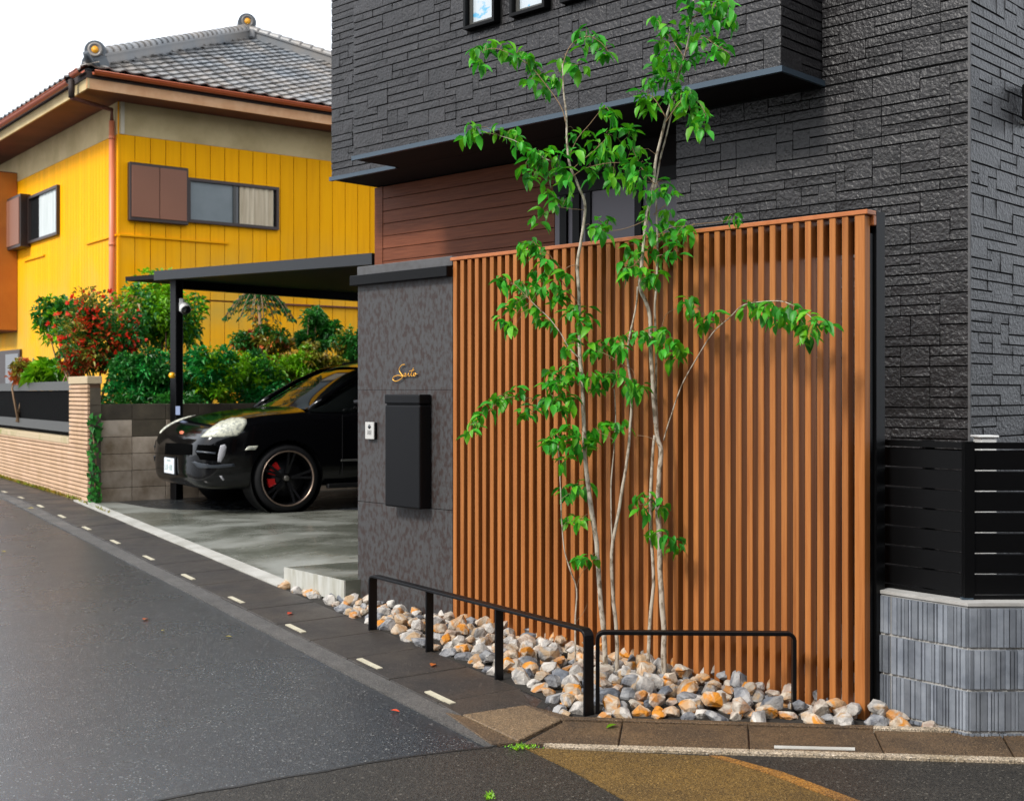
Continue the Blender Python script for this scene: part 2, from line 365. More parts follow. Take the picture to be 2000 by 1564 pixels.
# bed under the loose rocks
mb = MB(); mb.prism([gnd(1096,1406), gnd(1300,1412), gnd(1600,1421), gnd(1890,1432), V(1.9,5.6,0), FO+FN*.22, FO+FD*3.8+FN*.05, V(-1.1,8.22,0), A, rp(3.8,.61), rp(.45,.61)], lambda y: g(y)-.05, lambda y: g(y)+.004)
struct('rock_bed', mb, M_soil)

# ---------------------------------------------------------------- slatted screen
fz0 = lambda p: g(p.y)
scr = thing('slatted_screen', 'tall screen of orange-brown vertical wood slats on the rock bed', 'fence', tuple(FO)[:2]+(0,))
pitch = 2.75/42; ZT = 2.318
sm = MB(); sm.obox((0,0,0), FD*-.033, FN*.054, (0,0,ZT-.0)); slat_me = sm.mesh('slat', M_slat, bevel=.0025)
for i in range(43):
    t = 2.80 - i*pitch
    p = FO + FD*t; z0 = g(p.y) - .03
    if i == 42:
        q = MB(); q.obox(FO+FD*t+UP*z0, FD*-.052, FN*.05, UP*(ZT-z0)); q.build('slat', M_slat, scr, bevel=.0025); continue
    o = link('slat', slat_me); o.parent = scr; o.location = (p.x-FO.x, p.y-FO.y, z0); o.scale = (1,1,(ZT-z0)/ZT)
e0 = FO + FD*(-.018)
q = MB(); q.obox(e0+FN*-.006+UP*(ZT+.001), FD*(2.822+.018), FN*.085, UP*.022); q.build('top_rail', M_cap, scr, bevel=.003)
q = MB(); q.obox(e0-FD*.001+FN*.052+UP*(ZT-.045), FD*.05, FN*.027, UP*.045); q.build('rail_bracket', M_cap, scr, bevel=.003)
q = MB(); q.obox(FO-FD*.012+FN*.088+UP*-.03, FD*.05, FN*.085, UP*(ZT+.055)); q.build('end_post', M_dark, scr, bevel=.003)
q = MB(); q.obox(FO+FN*.0505+FD*.0+UP*-.03, FD*.035, FN*.037, UP*(ZT-.05)); q.build('post_spacer', M_dark, scr)
for t in (.95, 1.9, 2.75):
    q = MB(); q.obox(FO+FD*t+FN*.088+UP*-.03, FD*.05, FN*.06, UP*(ZT-.0)); q.build('post', M_dark, scr)
for z, h_r in ((.20,.05), (2.15,.15)):
    q = MB(); q.obox(FO+FN*.056+FD*.036+UP*z, FD*2.75, FN*.030, UP*h_r); q.build('rail', M_dark, scr)

# ---------------------------------------------------------------- tiled gate pillar
t0, t1 = 2.804, 3.752
P0 = FO + FD*t0; P1 = FO + FD*t1
pil = thing('gate_pillar', 'dark slate-tiled entrance wall left of the slatted screen', 'wall', tuple(P1)[:2]+(.05,))
q = MB(); q.obox(P0+FN*.012+UP*-.05, FD*(t1-t0-.004), FN*.16, UP*2.33); q.build('core', M_pillar, pil)
lens = [(-.05,.772),(.776,1.52),(1.5215,2.225)]
for a, b in lens:
    q = MB(); q.obox(P0+FN*0+UP*a, FD*(t1-t0), FN*.011, UP*(b-a)); q.build('tile_panel', M_pillar, pil, bevel=.001)
q = MB(); q.obox(P0+UP*2.29-FN*.004, FD*(t1-t0+.004), FN*.19, UP*.06); q.build('cap', M_pcap, pil, bevel=.003)
q = MB(); q.obox(P0-FN*.05+UP*2.222, FD*(t1-t0+.028), FN*.049, UP*.066); q.build('light_bar', M_dark, pil, bevel=.003)
def wpx(px, py, off=0):        # a point on the pillar face
    t = hit(FO - FN*off, FD, px); p = FO - FN*off + FD*t; return V(p.x, p.y, zat(py, p.y))
# mail box
a, b = wpx(751,770,.10), wpx(820,770,.10); z1 = a.z; z0 = wpx(751,988,.10).z
mbx = thing('mailbox', 'tall black wall letterbox below the golden lettering', 'mailbox', (a.x, a.y, z0))
q = MB(); q.obox(V(a.x,a.y,z0), V(b.x-a.x,b.y-a.y,0), FN*.097, UP*(z1-z0-.066)); q.build('body', M_rail, mbx, bevel=.012, seg=3)
q = MB(); q.obox(V(a.x,a.y,z1-.060)-FN*.003, V(b.x-a.x,b.y-a.y,0), FN*.1, UP*.060); q.build('flap', M_rail, mbx, bevel=.008, seg=2)
q = MB(); q.obox(V(a.x,a.y,z1-.070)+FN*.01+FD*-.01, V(b.x-a.x,b.y-a.y,0)*.92, FN*.08, UP*.012); q.build('slot', M_dark, mbx)
# door phone
a, b = wpx(713,824,.03), wpx(730,824,.03); z1 = a.z; z0 = wpx(713,857,.03).z
dp = thing('doorphone', 'small silver intercom with camera left of the letterbox', 'intercom', (a.x, a.y, z0))
W_ = V(b.x-a.x, b.y-a.y, 0)
q = MB(); q.obox(V(a.x,a.y,z0), W_, FN*.010, UP*(z1-z0)); q.build('front_plate', M_steel, dp, bevel=.002)
q = MB(); q.obox(V(a.x,a.y,z0)+FN*.0105+W_*.03, W_*.96, FN*.018, UP*(z1-z0)*.98); q.build('housing', M_dark, dp)
c = V(a.x,a.y,0)+W_*.5+UP*(z1-(z1-z0)*.27)
q = MB(); q.lathe(c-FN*.001, -FN, [(0,.004),(.011,.003),(.015,0),(.015,-.003)], n=16); q.build('lens', M_glass, dp)
for k in range(4):
    q = MB(); q.obox(V(a.x,a.y,z1-(z1-z0)*(.52+.07*k))+W_*.28-FN*.0012, W_*.44, FN*.0015, UP*.003); q.build('speaker_slit', M_dark, dp)
# brass lettering: one flowing script
bx = lambda x, y: wpx(700+x/4.6, 680+y/4.6, .014)
st = [[(418,148),(395,150),(374,172),(368,200),(380,225),(396,245),(394,266),(372,284),(345,296),(322,293),(310,278),(316,260),(340,248),(366,244),(392,252),(414,250),(428,236),(424,226),(412,234),(414,250),(430,252),(444,236),(452,226),(450,246),(462,250),(474,230),(494,178),(476,232),(478,250),(492,246),(498,226),(512,222),(516,240),(504,250),(498,238),(520,232),(530,234)],
      [(456,208),(500,196)]]
lt = thing('name_lettering', 'flowing brass script name above the letterbox', 'lettering', tuple(bx(420,240)))
for k, s in enumerate(st):
    P = [bx(*p) for p in s]; fine = []
    for i in range(len(P)-1):
        p0, p1, p2, p3 = P[max(i-1,0)], P[i], P[i+1], P[min(i+2,len(P)-1)]
        for j in range(4):
            u = j/4; fine.append(.5*((2*p1)+(p2-p0)*u+(2*p0-5*p1+4*p2-p3)*u*u+(3*p1-p0-3*p2+p3)*u*u*u))
    fine.append(P[-1])
    MB().tube(fine, [.0036 if k == 0 and i < 60 else .0026 for i in range(len(fine))], n=6).build('stroke', M_gold, lt)
for x, y in ((380,225),(470,236)):
    p = bx(x,y); MB().tube([p, p+FN*.016], .0015, n=5).build('pin', M_gold, lt)

# ---------------------------------------------------------------- low black bars
def rail_bar(label, pts, posts, wd, th=.012, z=.40, nm='kerb_rail'):
    o = thing(nm, label, 'guard rail', (pts[0].x, pts[0].y, g(pts[0].y)), group='low black guard rails round the rock bed')
    return o
K0, K1 = V(.355,5.70,0), V(-.842,7.43,0); kd = (K1-K0).normalized(); kn = V(-kd.y, kd.x, 0)
wide = .045
def bent(o, a, b, za, zb, wd, ends, nrm, mt=M_rail, th=.012, r=.035):
    """flat bar: legs and top bent from one strip; nrm is the bar's width direction"""
    d = (b-a); L_ = d.length; d.normalize()
    path = []
    def arc(c, x, y, n=5):
        for i in range(n+1):
            t = math.pi/2*i/n; path.append(c + x*math.cos(t)*r*-1 + y*math.sin(t)*r)
    if ends[0]:
        path.append(V(a.x,a.y,g(a.y)-.05)); arc(V(a.x,a.y,za-r)+d*r, d, UP)
    else: path.append(V(a.x,a.y,za))
    if ends[1]:
        c = V(b.x,b.y,zb-r)-d*r
        for i in range(6):
            t = math.pi/2*i/5; path.append(c + UP*math.cos(t)*r + d*math.sin(t)*r)
        path.append(V(b.x,b.y,g(b.y)-.05))
    else: path.append(V(b.x,b.y,zb))
    m = MB(); n = len(path); vs = []
    for i, p in enumerate(path):
        t = (path[min(i+1,n-1)]-path[max(i-1,0)]).normalized(); k = t.cross(nrm).normalized()*th/2
        w2 = nrm*wd/2
        vs += [p-w2-k, p+w2-k, p+w2+k, p-w2+k]
    fs = [(i*4+j, i*4+(j+1)%4, (i+1)*4+(j+1)%4, (i+1)*4+j) for i in range(n-1) for j in range(4)] + [(0,3,2,1), (4*n-4,4*n-3,4*n-2,4*n-1)]
    m.add(vs, fs); return m
o = rail_bar('long black guard rail on four posts running along the street kerb', [K0], None, 0)
bent(o, K0, K1, .400, .400, .055, (1,1), kn, th=.014).build('bar', M_rail, o, bevel=.002)
for px in (839, 975):
    t = hit(K0, kd, px); p = K0+kd*t
    q = MB(); q.obox(V(p.x,p.y,g(p.y)-.05)-kd*.006-kn*.024, kd*.014, kn*.048, UP*(.393-g(p.y)+.05)); q.build('post', M_rail, o, bevel=.002)
J0, J1 = V(.40,5.74,0), V(1.31,5.71,0); jd = (J1-J0).normalized(); jn = V(-jd.y,jd.x,0)
o = rail_bar('short black guard rail on two posts in front of the tree trunks', [J0], None, 0)
bent(o, J0, J1, .385, .385, .045, (1,1), jn, th=.018, r=.03).build('bar', M_rail, o, bevel=.002)
# ---------------------------------------------------------------- dark house
D = 7.2
HA = V(.21875*D, D, 0)                 # bay's near bottom corner
HM = HA + PD*.47                       # main wall plane
ZS = zat(135, D)                       # soffit height
HT = 6.4; TR, TL, TB = -.931, 4.86, 3.964
hs = thing('dark_house', 'two-storey house clad in charcoal stone siding with an overhanging bay', 'house', (HM.x, HM.y, .1))
q = MB(); q.obox(HM+PD*.014+HD*(TR+.014)+UP*ZS, HD*(TL-TR-.014), PD*6.5, UP*(HT-ZS)); q.build('upper_wall', M_joint, hs)
q = MB(); q.obox(HA+PD*.014+HD*.014+UP*(ZS+.002), HD*(TB-.028), PD*.50, UP*(HT-ZS)); q.build('bay_wall', M_joint, hs)
tm = 1.10
q = MB(); q.obox(HM+PD*.014+HD*(TR+.014)+UP*-.1, HD*(tm-TR-.014), PD*6.4, UP*(ZS+.098)); q.build('lower_wall', M_joint, hs)
HN = HM + PD*.50
q = MB(); q.obox(HN+PD*.03+HD*(tm+.002)+UP*-.1, HD*(TL-tm-.01), PD*5.5, UP*(ZS+.098)); q.build('recessed_wall', M_darksoft, hs)
q = MB(); q.obox(HM+HD*(TR-.16)+PD*-.2+UP*HT, HD*(TL-TR+.3), PD*6.9, UP*.12); q.build('roof', M_dark, hs)
# soffits and metal drip edges
q = MB(); q.obox(HA+HD*.0+PD*.01+UP*(ZS-.012), HD*TB, PD*.458, UP*.011); q.build('soffit', M_darksoft, hs)
q = MB(); q.obox(HM+HD*(tm+.002)+PD*.01+UP*(ZS-.010), HD*(TL-tm), PD*.52, UP*.009); q.build('soffit', M_darksoft, hs)
q = MB(); q.obox(HA-PD*.020-HD*.020+UP*(ZS-.020), HD*(TB+.02), PD*.029, UP*.034); q.build('drip_edge', M_flash, hs)
q = MB(); q.obox(HA-HD*.020+PD*.010+UP*(ZS-.020), HD*.019, PD*.47, UP*.034); q.build('drip_edge', M_flash, hs)
q = MB(); q.obox(HM-PD*.020+HD*(TB+.003)+UP*(ZS-.020), HD*(TL-TB), PD*.029, UP*.034); q.build('drip_edge', M_flash, hs)
# pressed stone courses: boxes with chamfered, uneven faces
stones = []
CU = .0598
def ashlar(o, a, nrm, L_, z0, z1, seed, holes=()):
    rr = random.Random(seed); nr = int(round((z1-z0)/CU)); cu = .06; nc = max(1, int(round(L_/cu))); cw = L_/nc; ch = (z1-z0)/nr
    occ = [[False]*nc for _ in range(nr)]
    for (ha, hb, hz0, hz1) in holes:
        for r in range(nr):
            for c in range(nc):
                if ha-.0 < (c+.5)*cw < hb and hz0 < z0+(r+.5)*ch < hz1: occ[r][c] = True
    for r in range(nr):
        c = 0
        while c < nc:
            if occ[r][c]: c += 1; continue
            tall = 2 if (rr.random() < .30 and r+1 < nr) else 1
            n = rr.choice([2,2,3,3,4,5]) if tall == 2 else rr.choice([2,3,4,5,6,7])
            k = 0
            while k < n and c+k < nc and not occ[r][c+k] and (tall == 1 or not occ[r+1][c+k]): k += 1
            if k == 0: tall = 1; k = 1
            if c+k == nc-1: k += 1 if not occ[r][c+k-0] and (tall == 1 or not occ[r+1][c+k]) else 0
            for rr_ in range(r, r+tall):
                for cc in range(c, min(nc, c+k)): occ[rr_][cc] = True
            g_, gv = .0024, .0009
            p = o + a*(c*cw+gv) + UP*(z0+r*ch+g_); wa = a*(k*cw-2*gv); hu = UP*(tall*ch-2*g_)
            pr = [rr.uniform(.008,.015) for _ in range(4)]; ins = .0025
            q = MB(); base = [p, p+wa, p+wa+hu, p+hu]; cen = p+wa*.5+hu*.5
            an = a*.0012; un = UP*ins
            fr = [base[0]+an+un+nrm*pr[0], base[1]-an+un+nrm*pr[1], base[2]-an-un+nrm*pr[2], base[3]+an-un+nrm*pr[3]]
            fs = [(4,5,6,7),(0,1,5,4),(1,2,6,5),(2,3,7,6),(3,0,4,7)]
            if a.cross(UP).dot(nrm) < 0: fs = [f[::-1] for f in fs]
            stones.append((cen.length, [tuple(v) for v in base+fr], fs, cen))
            c += k
nf = -PD; nr_ = -HD
win = []          # windows of the bay: px range, bottom py
for (pa, pb, pz) in ((915,975,62),(1005,1073,37),(1103,1163,10)):
    ta, tb = hit(HA, HD, pb), hit(HA, HD, pa); ym = (HA+HD*(ta+tb)/2).y
    win.append((ta, tb, zat(pz, (HA+HD*tb).y)))
ashlar(HA+PD*.014, HD, nf, TB, ZS+.016, HT, 1, [(a-.01, b+.01, z-.01, z+.95) for a, b, z in win])
ashlar(HM+PD*.014+HD*TB, HD, nf, TL-TB, ZS+.016, HT, 2)
ashlar(HA+HD*.014+PD*0, PD, nr_, .484, ZS+.016, HT, 3)
ashlar(HM+PD*.014+HD*TR, HD, nf, tm-TR, .35, ZS-.025, 4)
ashlar(HM+PD*.014+HD*TR, HD, nf, -TR, ZS-.02, HT, 5)
ashlar(HM+HD*(TR+.014), PD, nr_, 2.6, .35, HT, 6)
def onscreen(c): return -40 < 1000+F*c.x/c.y < 2040 and HOR-F*(c.z-CAMZ)/c.y > -40
stones.sort(key=lambda s: (not onscreen(s[3]), s[0]))
for s in stones[:300]:
    MB().add(s[1], s[2]).build('stone', M_siding, hs)
q = MB()
for s in stones[300:]: q.add(s[1], s[2])
q.build('stone_siding', M_siding, hs, kind='stuff')
q = MB(); q.obox(HM+HD*(TR+.001)-PD*.001+UP*.35, HD*.013, PD*.013, UP*(HT-.35)); q.build('corner_trim', M_pcap, hs)
for a, b, z in win:
    fr = MB(); tk = .022; O = HA-PD*.055
    H_ = .9
    wf = MB()
    wf.obox(O+HD*a+UP*z, HD*(b-a), PD*.069, UP*tk); wf.obox(O+HD*a+UP*(z+H_-tk), HD*(b-a), PD*.069, UP*tk)
    wf.obox(O+HD*a+UP*(z+tk), HD*tk, PD*.069, UP*(H_-2*tk)); wf.obox(O+HD*(b-tk)+UP*(z+tk), HD*tk, PD*.069, UP*(H_-2*tk))
    wo_ = wf.build('window', M_dark, hs)
    wi = MB(); O2 = HA-PD*.01; k2 = .03
    wi.obox(O2+HD*(a+tk)+UP*(z+tk), HD*(b-a-2*tk), PD*.02, UP*k2)
    for e in (a+tk, b-tk-k2): wi.obox(O2+HD*e+UP*(z+tk+k2), HD*k2, PD*.02, UP*(H_-.1))
    wi.build('sash', M_greyrail, wo_)
    q = MB(); q.obox(HA+HD*(a+tk+k2)+UP*(z+tk+k2), HD*(b-a-2*tk-2*k2), PD*.004, UP*(H_-.1)); q.build('pane', None or M_winglass, wo_)
# recessed entrance: wood planks, door and side lights
tw = hit(HN, HD, 1084); te = TL
zb, zt = .2, ZS-.02; ph = .1135; z = zt - ph
q = MB(); q.obox(HN-PD*.004+HD*(te-.115)+UP*zb, HD*.11, PD*.03, UP*(zt-zb)); q.build('corner_post', M_plank, hs)
while z > 1.2:
    q = MB(); q.obox(HN+HD*(tw+.006)+UP*(z+.003), HD*(te-.122-tw), PD*.028, UP*(ph-.005)); q.build('plank', M_plank, hs, bevel=.002); z -= ph
M_door = mat('grey_door_panel', (.115,.105,.125), .45)
dtop = zat(350, 8.9)
def seg(pa, pb, m, nm, off=0, z0=.25, z1=dtop, th=.02, par=hs):
    ta, tb = hit(HN, HD, pb), hit(HN, HD, pa)
    q = MB(); q.obox(HN-PD*off+HD*ta+UP*z0, HD*(tb-ta), PD*th, UP*(z1-z0)); return q.build(nm, m, par)
seg(1084, 1095, M_door, 'wall_panel', z1=zt); 
dr = seg(1158, 1242, M_door, 'door', off=.012)
seg(1147, 1157, M_dark, 'door_frame', off=.025); seg(1243, 1256, M_dark, 'door_frame', off=.025)
seg(1096, 1109, M_dark, 'side_frame', off=.02); seg(1110, 1120, M_door, 'side_panel'); seg(1121, 1134, M_dark, 'side_frame', off=.02); seg(1122.5, 1128, M_curtw, 'side_light', off=.023, z0=1.2, z1=2.5)
seg(1135, 1146, M_door, 'side_panel'); seg(1257, 1322, M_door, 'wall_panel', off=.004, z1=dtop+.02)
seg(1085, 1330, M_dark, 'lintel', off=.03, z0=dtop+.003, z1=dtop+.10)
q = MB(); ta = hit(HN, HD, 1238); p = HN-PD*.07+HD*ta
q.tube([p+UP*1.4, p+UP*2.6], .014, n=8); hd_ = q.build('handle', M_steel, dr)
# wall lamp on the right-hand face (own thing)
cr = HM + HD*TR
t = hit(cr-(-HD)*-.0, PD, 1990); p = cr + PD*t; zz = zat(236, p.y); zy = zat(166, p.y)
lp = thing('wall_lamp', 'black box wall lamp high on the right-hand stone wall', 'wall lamp', (p.x,p.y,zz))
q = MB(); q.obox(p+UP*zz-HD*.016, -HD*.10, PD*.12, UP*(zy-zz)); q.build('housing', M_dark, lp, bevel=.006)
q = MB(); q.obox(p+UP*(zz-.02)-HD*.001+PD*.01, -HD*.05, PD*.10, UP*.018); q.build('bracket', M_greyrail, lp)

# ---------------------------------------------------------------- blue-grey ribbed block wall with louvre fence
C0 = V(1.99, 5.36, 0); bl = V(-.62,.785,0).normalized(); br = V(1,0.012,0).normalized()
bw = thing('ribbed_block_wall', 'low wall of blue-grey ribbed blocks at the right corner', 'wall', (C0.x, C0.y, 0))
ztop = zat(1177, C0.y); cH = .182
def ribblock(o, a, nrm, L_, z, h):
    q = MB(); q.obox(o+UP*z, a*L_, -nrm*.10, UP*h)
    x = .004
    while x < L_-.006:
        wd = rnd.choice([.012,.016,.02,.026,.032]); wd = min(wd, L_-.003-x)
        dp_ = rnd.uniform(.004,.011); b0 = o+a*x+UP*(z+.001)-nrm*.001; ch = .002
        q.add([b0, b0+a*wd, b0+a*wd+UP*(h-.002), b0+UP*(h-.002), b0+a*ch+nrm*dp_, b0+a*(wd-ch)+nrm*dp_, b0+a*(wd-ch)+nrm*dp_+UP*(h-.002), b0+a*ch+nrm*dp_+UP*(h-.002)],
              [(4,5,6,7),(0,1,5,4),(2,3,7,6),(0,4,7,3),(1,2,6,5)] if a.cross(UP).dot(nrm) > 0 else [(7,6,5,4),(4,5,1,0),(6,7,3,2),(3,7,4,0),(5,6,2,1)])
        x += wd + .003
    q.build('block', M_ribb, bw)
nl = V(-bl.y,bl.x,0); nb = V(0.012,-1,0)
z = ztop - .012 - cH; rows = []
while z > -.25: rows.append((z, cH-.012)); z -= cH
for ri, (z, h) in enumerate(rows):
    h2 = h
    x = .0
    for L_ in (.39,.09): ribblock(C0+bl*(x+.003), bl, nl, L_-.004, z, h2); x += .392
    x = 0
    for L_ in (.39,)*6: ribblock(C0+br*(x+.003), br, nb, L_-.004, z, h2); x += .392
q = MB()
q.obox(C0+bl*.004-nl*.004+UP*-.3, bl*.46, -nl*.12, UP*(ztop+.3-.006)); q.build('mortar', M_ribj, bw)
q = MB(); q.obox(C0+br*.004-nb*.004+UP*-.3, br*2.36, -nb*.12, UP*(ztop+.3-.006)); q.build('mortar', M_ribj, bw)
q = MB(); q.prism([C0+nl*.004+nb*.002, C0+bl*.465+nl*.004, C0+bl*.465-nl*.13, C0-nl*.10-nb*.13, C0+br*2.37-nb*.13, C0+br*2.37+nb*.004], ztop-.014, ztop); q.build('coping', M_ribj, bw)
# louvre fence
lf = thing('louvre_fence', 'black horizontal louvre fence standing on the ribbed block wall', 'fence', (C0.x, C0.y, ztop))
LZ0 = zat(1160, 5.45); LZ1 = zat(864, 5.45); pz = (LZ1-.03-LZ0)/7
LC = C0 - nl*.06 - nb*.05 + V(.0,0,0)
def louv(o, a, nrm, L_, x0=.0):
    for k in range(7):
        z = LZ0 + k*pz
        q = MB(); b0 = o+a*x0
        q.obox(b0+UP*z, a*(L_-x0), -nrm*.012+UP*.004, UP*(pz-.009)); q.build('louvre', M_dark, lf)
    q = MB(); q.obox(o+UP*(LZ1-.028)+nrm*.004, a*L_, -nrm*.03, UP*.028); q.build('top_rail', M_dark, lf)
    q = MB(); q.obox(o+UP*(LZ0-.03)+nrm*.004, a*L_, -nrm*.03, UP*.026); q.build('bottom_rail', M_dark, lf)
louv(LC, bl, nl, .50, .04); louv(LC, br, nb, 2.3, .015)
for p in (LC+nl*.012, LC+bl*.22+nl*.0-nl*.02, LC+br*1.3-nb*.02):
    q = MB(); q.obox(p-br*.022+UP*(ztop-.01), br*.044, V(0,.04,0), UP*(LZ1-ztop+.014)); q.build('post', M_dark, lf)
q = MB(); q.obox(LC+nl*.018-br*.03+UP*(LZ0-.045), br*.05, V(0,.03,0), UP*.03); q.build('bracket', M_flash, lf)
# pale things behind the louvres
q = thing('garden_post', 'slim white garden post half hidden behind the black louvre fence', 'post', (2.44,6.3,.1))
a_ = MB(); a_.obox((2.405,6.3,.10),(.085,.01,0),(-.01,.085,0),(0,0,1.17)); a_.build('column', M_white, q, bevel=.004)
a_ = MB(); a_.obox((2.395,6.29,1.272),(.105,.012,0),(-.012,.105,0),(0,0,.012)); a_.build('cap', M_white, q, bevel=.003)
q = thing('flower_pot', 'tan plant pot behind the louvre fence', 'plant pot', (2.32,5.95,.10))
MB().lathe((2.32,5.95,.10), (0,0,1), [(0,0),(.09,0),(.13,.24),(.115,.24),(.1,.2),(0,.2)], n=20).build('pot', mat('tan_clay', (.5,.36,.2), .7), q)

# ---------------------------------------------------------------- carport
cz = 2.85
L0 = V(-4.55,14.46,0); a_ = V(.72,-.694,0)
cp = thing('carport', 'black flat cantilever carport over the parked car', 'carport', (-3.92,14.2,.25))
def ct(p, up=0): return V(p.x, p.y, cz - .026*((p-L0).dot(a_)) + up)
c1, c2, c3, c4 = L0, L0+a_*4.56, L0+a_*4.56+PD*5.2, L0+PD*5.2
q = MB(); T_ = [ct(c) for c in (c1,c2,c3,c4)]; q.add([t-UP*.03 for t in T_]+[t+UP*.02 for t in T_], [(0,3,2,1),(4,5,6,7),(0,1,5,4),(1,2,6,5),(2,3,7,6),(3,0,4,7)])
q.build('roof_panel', M_carp, cp)
k_ = .70
q = MB(); b0 = L0+a_*k_; e0_ = c2; q.add([ct(b0,-.05)-PD*.03, ct(e0_,-.05)-PD*.03, ct(e0_,-.05)+PD*.05, ct(b0,-.05)+PD*.05, ct(b0,.055)-PD*.03, ct(e0_,.055)-PD*.03, ct(e0_,.055)+PD*.05, ct(b0,.055)+PD*.05], [(0,3,2,1),(4,5,6,7),(0,1,5,4),(1,2,6,5),(2,3,7,6),(3,0,4,7)])
q.build('gutter', M_flashd, cp)
pp = V(-3.92,14.2,0)
q = MB(); q.obox(pp-a_*.065+UP*.2, a_*.13, PD*.10, UP*(cz-.2)); q.build('post', M_rail, cp, bevel=.01, seg=2)
q = MB(); q.obox(pp-a_*.05+UP*(cz-.14), a_*.1, PD*4.6, UP*.1); q.build('beam', M_dark, cp)
p2_ = pp+PD*3.9
q = MB(); q.obox(p2_-a_*.065+UP*.2, a_*.13, PD*.10, UP*(cz-.2)); q.build('post', M_rail, cp, bevel=.01, seg=2)
# things fixed to the post
o = thing('security_camera', 'white round security camera on the carport post', 'camera', tuple(at(362,600,14.05)))
q = MB(); p = at(354,598,14.13); q.obox(p+V(-.025,0,-.06),(.05,0,0),(0,.05,0),(0,0,.15)); q.build('bracket', M_white, o, bevel=.006)
c = at(363,604,14.02); MB().lathe(c+V(-.03,.06,.03), V(.35,-.6,-.45), [(0,-.03),(.05,-.02),(.062,.02),(.06,.07),(0,.075)], n=20).build('dome', M_white, o)
MB().lathe(c+V(-.03,.06,.03), V(.35,-.6,-.45), [(.057,.0715),(.05,.082),(0,.088)], n=20).build('lens', M_glass, o)
p = at(335,733,14.08); o = thing('reflector', 'round yellow reflector on the carport post', 'reflector', tuple(p))
MB().lathe(p, V(-.1,-1,0), [(0,.02),(.028,.016),(.034,0),(.034,-.04)], n=20).build('disc', mat('amber', (.9,.45,.01), .3), o)
p = at(343,793,14.11); o = tag(MB().obox(p, (.055,-.02,0), (0,.012,0), (0,0,-.10)).build('sticker', mat('blue_grey_label', (.22,.27,.42), .5)), 'small blue-grey label low on the carport post', 'label')

# ---------------------------------------------------------------- brick wall on the left
Wc = V(-4.735,13.7,0)
tk = .155; bwn = RN
bk = thing('brick_wall', 'tan thin-brick garden wall with pillar along the left street side', 'wall', (Wc.x, Wc.y, .25))
pl = .86; zb_ = lambda p: g(p.y)
q = MB(); q.obox(Wc+RN*.02+RD*.01+UP*.1, RD*(pl-.02), RN*(tk-.04), UP*1.54); q.obox(Wc+RN*.02+RD*pl+UP*.1, RD*12, RN*(tk-.04), UP*.80); q.build('core', M_mortar, bk)
z = .20; k = 0; ch = .0485
while z < 1.60:
    L_ = pl if z > .88 else 12.8
    q = MB(); x = 0; xo = (k % 2)*.11
    q.obox(Wc+UP*z, RD*L_, RN*.03, UP*(ch-.013))
    q.build('brick_course', M_brick, bk, bevel=.003)
    z += ch; k += 1
q = MB(); q.obox(Wc-RD*.01-RN*.006+UP*z, RD*(pl+.02), RN*(tk+.01), UP*.085); q.build('pillar_cap', M_coping, bk, bevel=.005)
q = MB(); q.obox(Wc+RD*(pl+.002)-RN*.006+UP*.905, RD*12, RN*(tk+.01), UP*.075); q.build('coping', M_coping, bk, bevel=.005)
z = .2
while z < 1.55:
    q = MB(); q.obox(Wc-RD*.006+RN*.032+UP*z, RD*.014, RN*(tk-.04), UP*.19); q.build('end_block', M_mossd, bk); z += .195
# black screen on top
sc_ = thing('metal_screen', 'black metal screen between grey rails on top of the tan brick wall', 'fence', tuple(Wc+RD*.9)[:2]+(1,))
o = Wc+RD*(pl+.012)+RN*.06
q = MB(); q.obox(o+UP*1.535, RD*11.9, RN*.05, UP*.11); q.build('top_rail', M_greyrail, sc_)
q = MB(); q.obox(o+UP*1.035, RD*11.9, RN*.05, UP*.12); q.build('bottom_rail', M_greyrail, sc_)
x = 0
while x < 6:
    q = MB(); q.obox(o+RN*.02+RD*x+UP*1.156, RD*.105, RN*.01, UP*.378); q.build('screen_slat', M_panelblk, sc_); x += .110
q = MB(); q.obox(o+RN*.032+UP*1.156, RD*11.9, RN*.004, UP*.378); q.build('backing', M_panelblk, sc_)

# ---------------------------------------------------------------- retaining wall of stained blocks
R0 = V(-4.665,13.80,0)
rw = thing('block_wall', 'stained concrete block retaining wall beside the carport post', 'wall', (R0.x,R0.y,.24))
q = MB(); yn = V(.606,-.795,0)
q.obox(R0-yn*.012+UP*.1, YR*9, -yn*.12, UP*1.26); q.build('core', M_mossd, rw)
z = .235; k = 0
bm_ = MB(); bm_.obox((0,0,0), YR*.394, -yn*.02, (0,0,.188)); bme = bm_.mesh('block', M_block, bevel=.004); bm2 = MB(); bm2.obox((0,0,0), YR*.394, -yn*.02, (0,0,.188)); bme2 = bm2.mesh('block', M_mossd, bevel=.004)
org = V(R0.x,R0.y,.24)
for k in range(6):
    for i in range(22):
        p = R0+YR*(.01+i*.4)+UP*(.235+k*.193)
        h = link('block', bme2 if (k == 5 or (k == 4 and i % 3 == 1)) else bme); h.parent = rw; h.location = p-org; 
        if k == 5: h.scale = (1,1,.95)

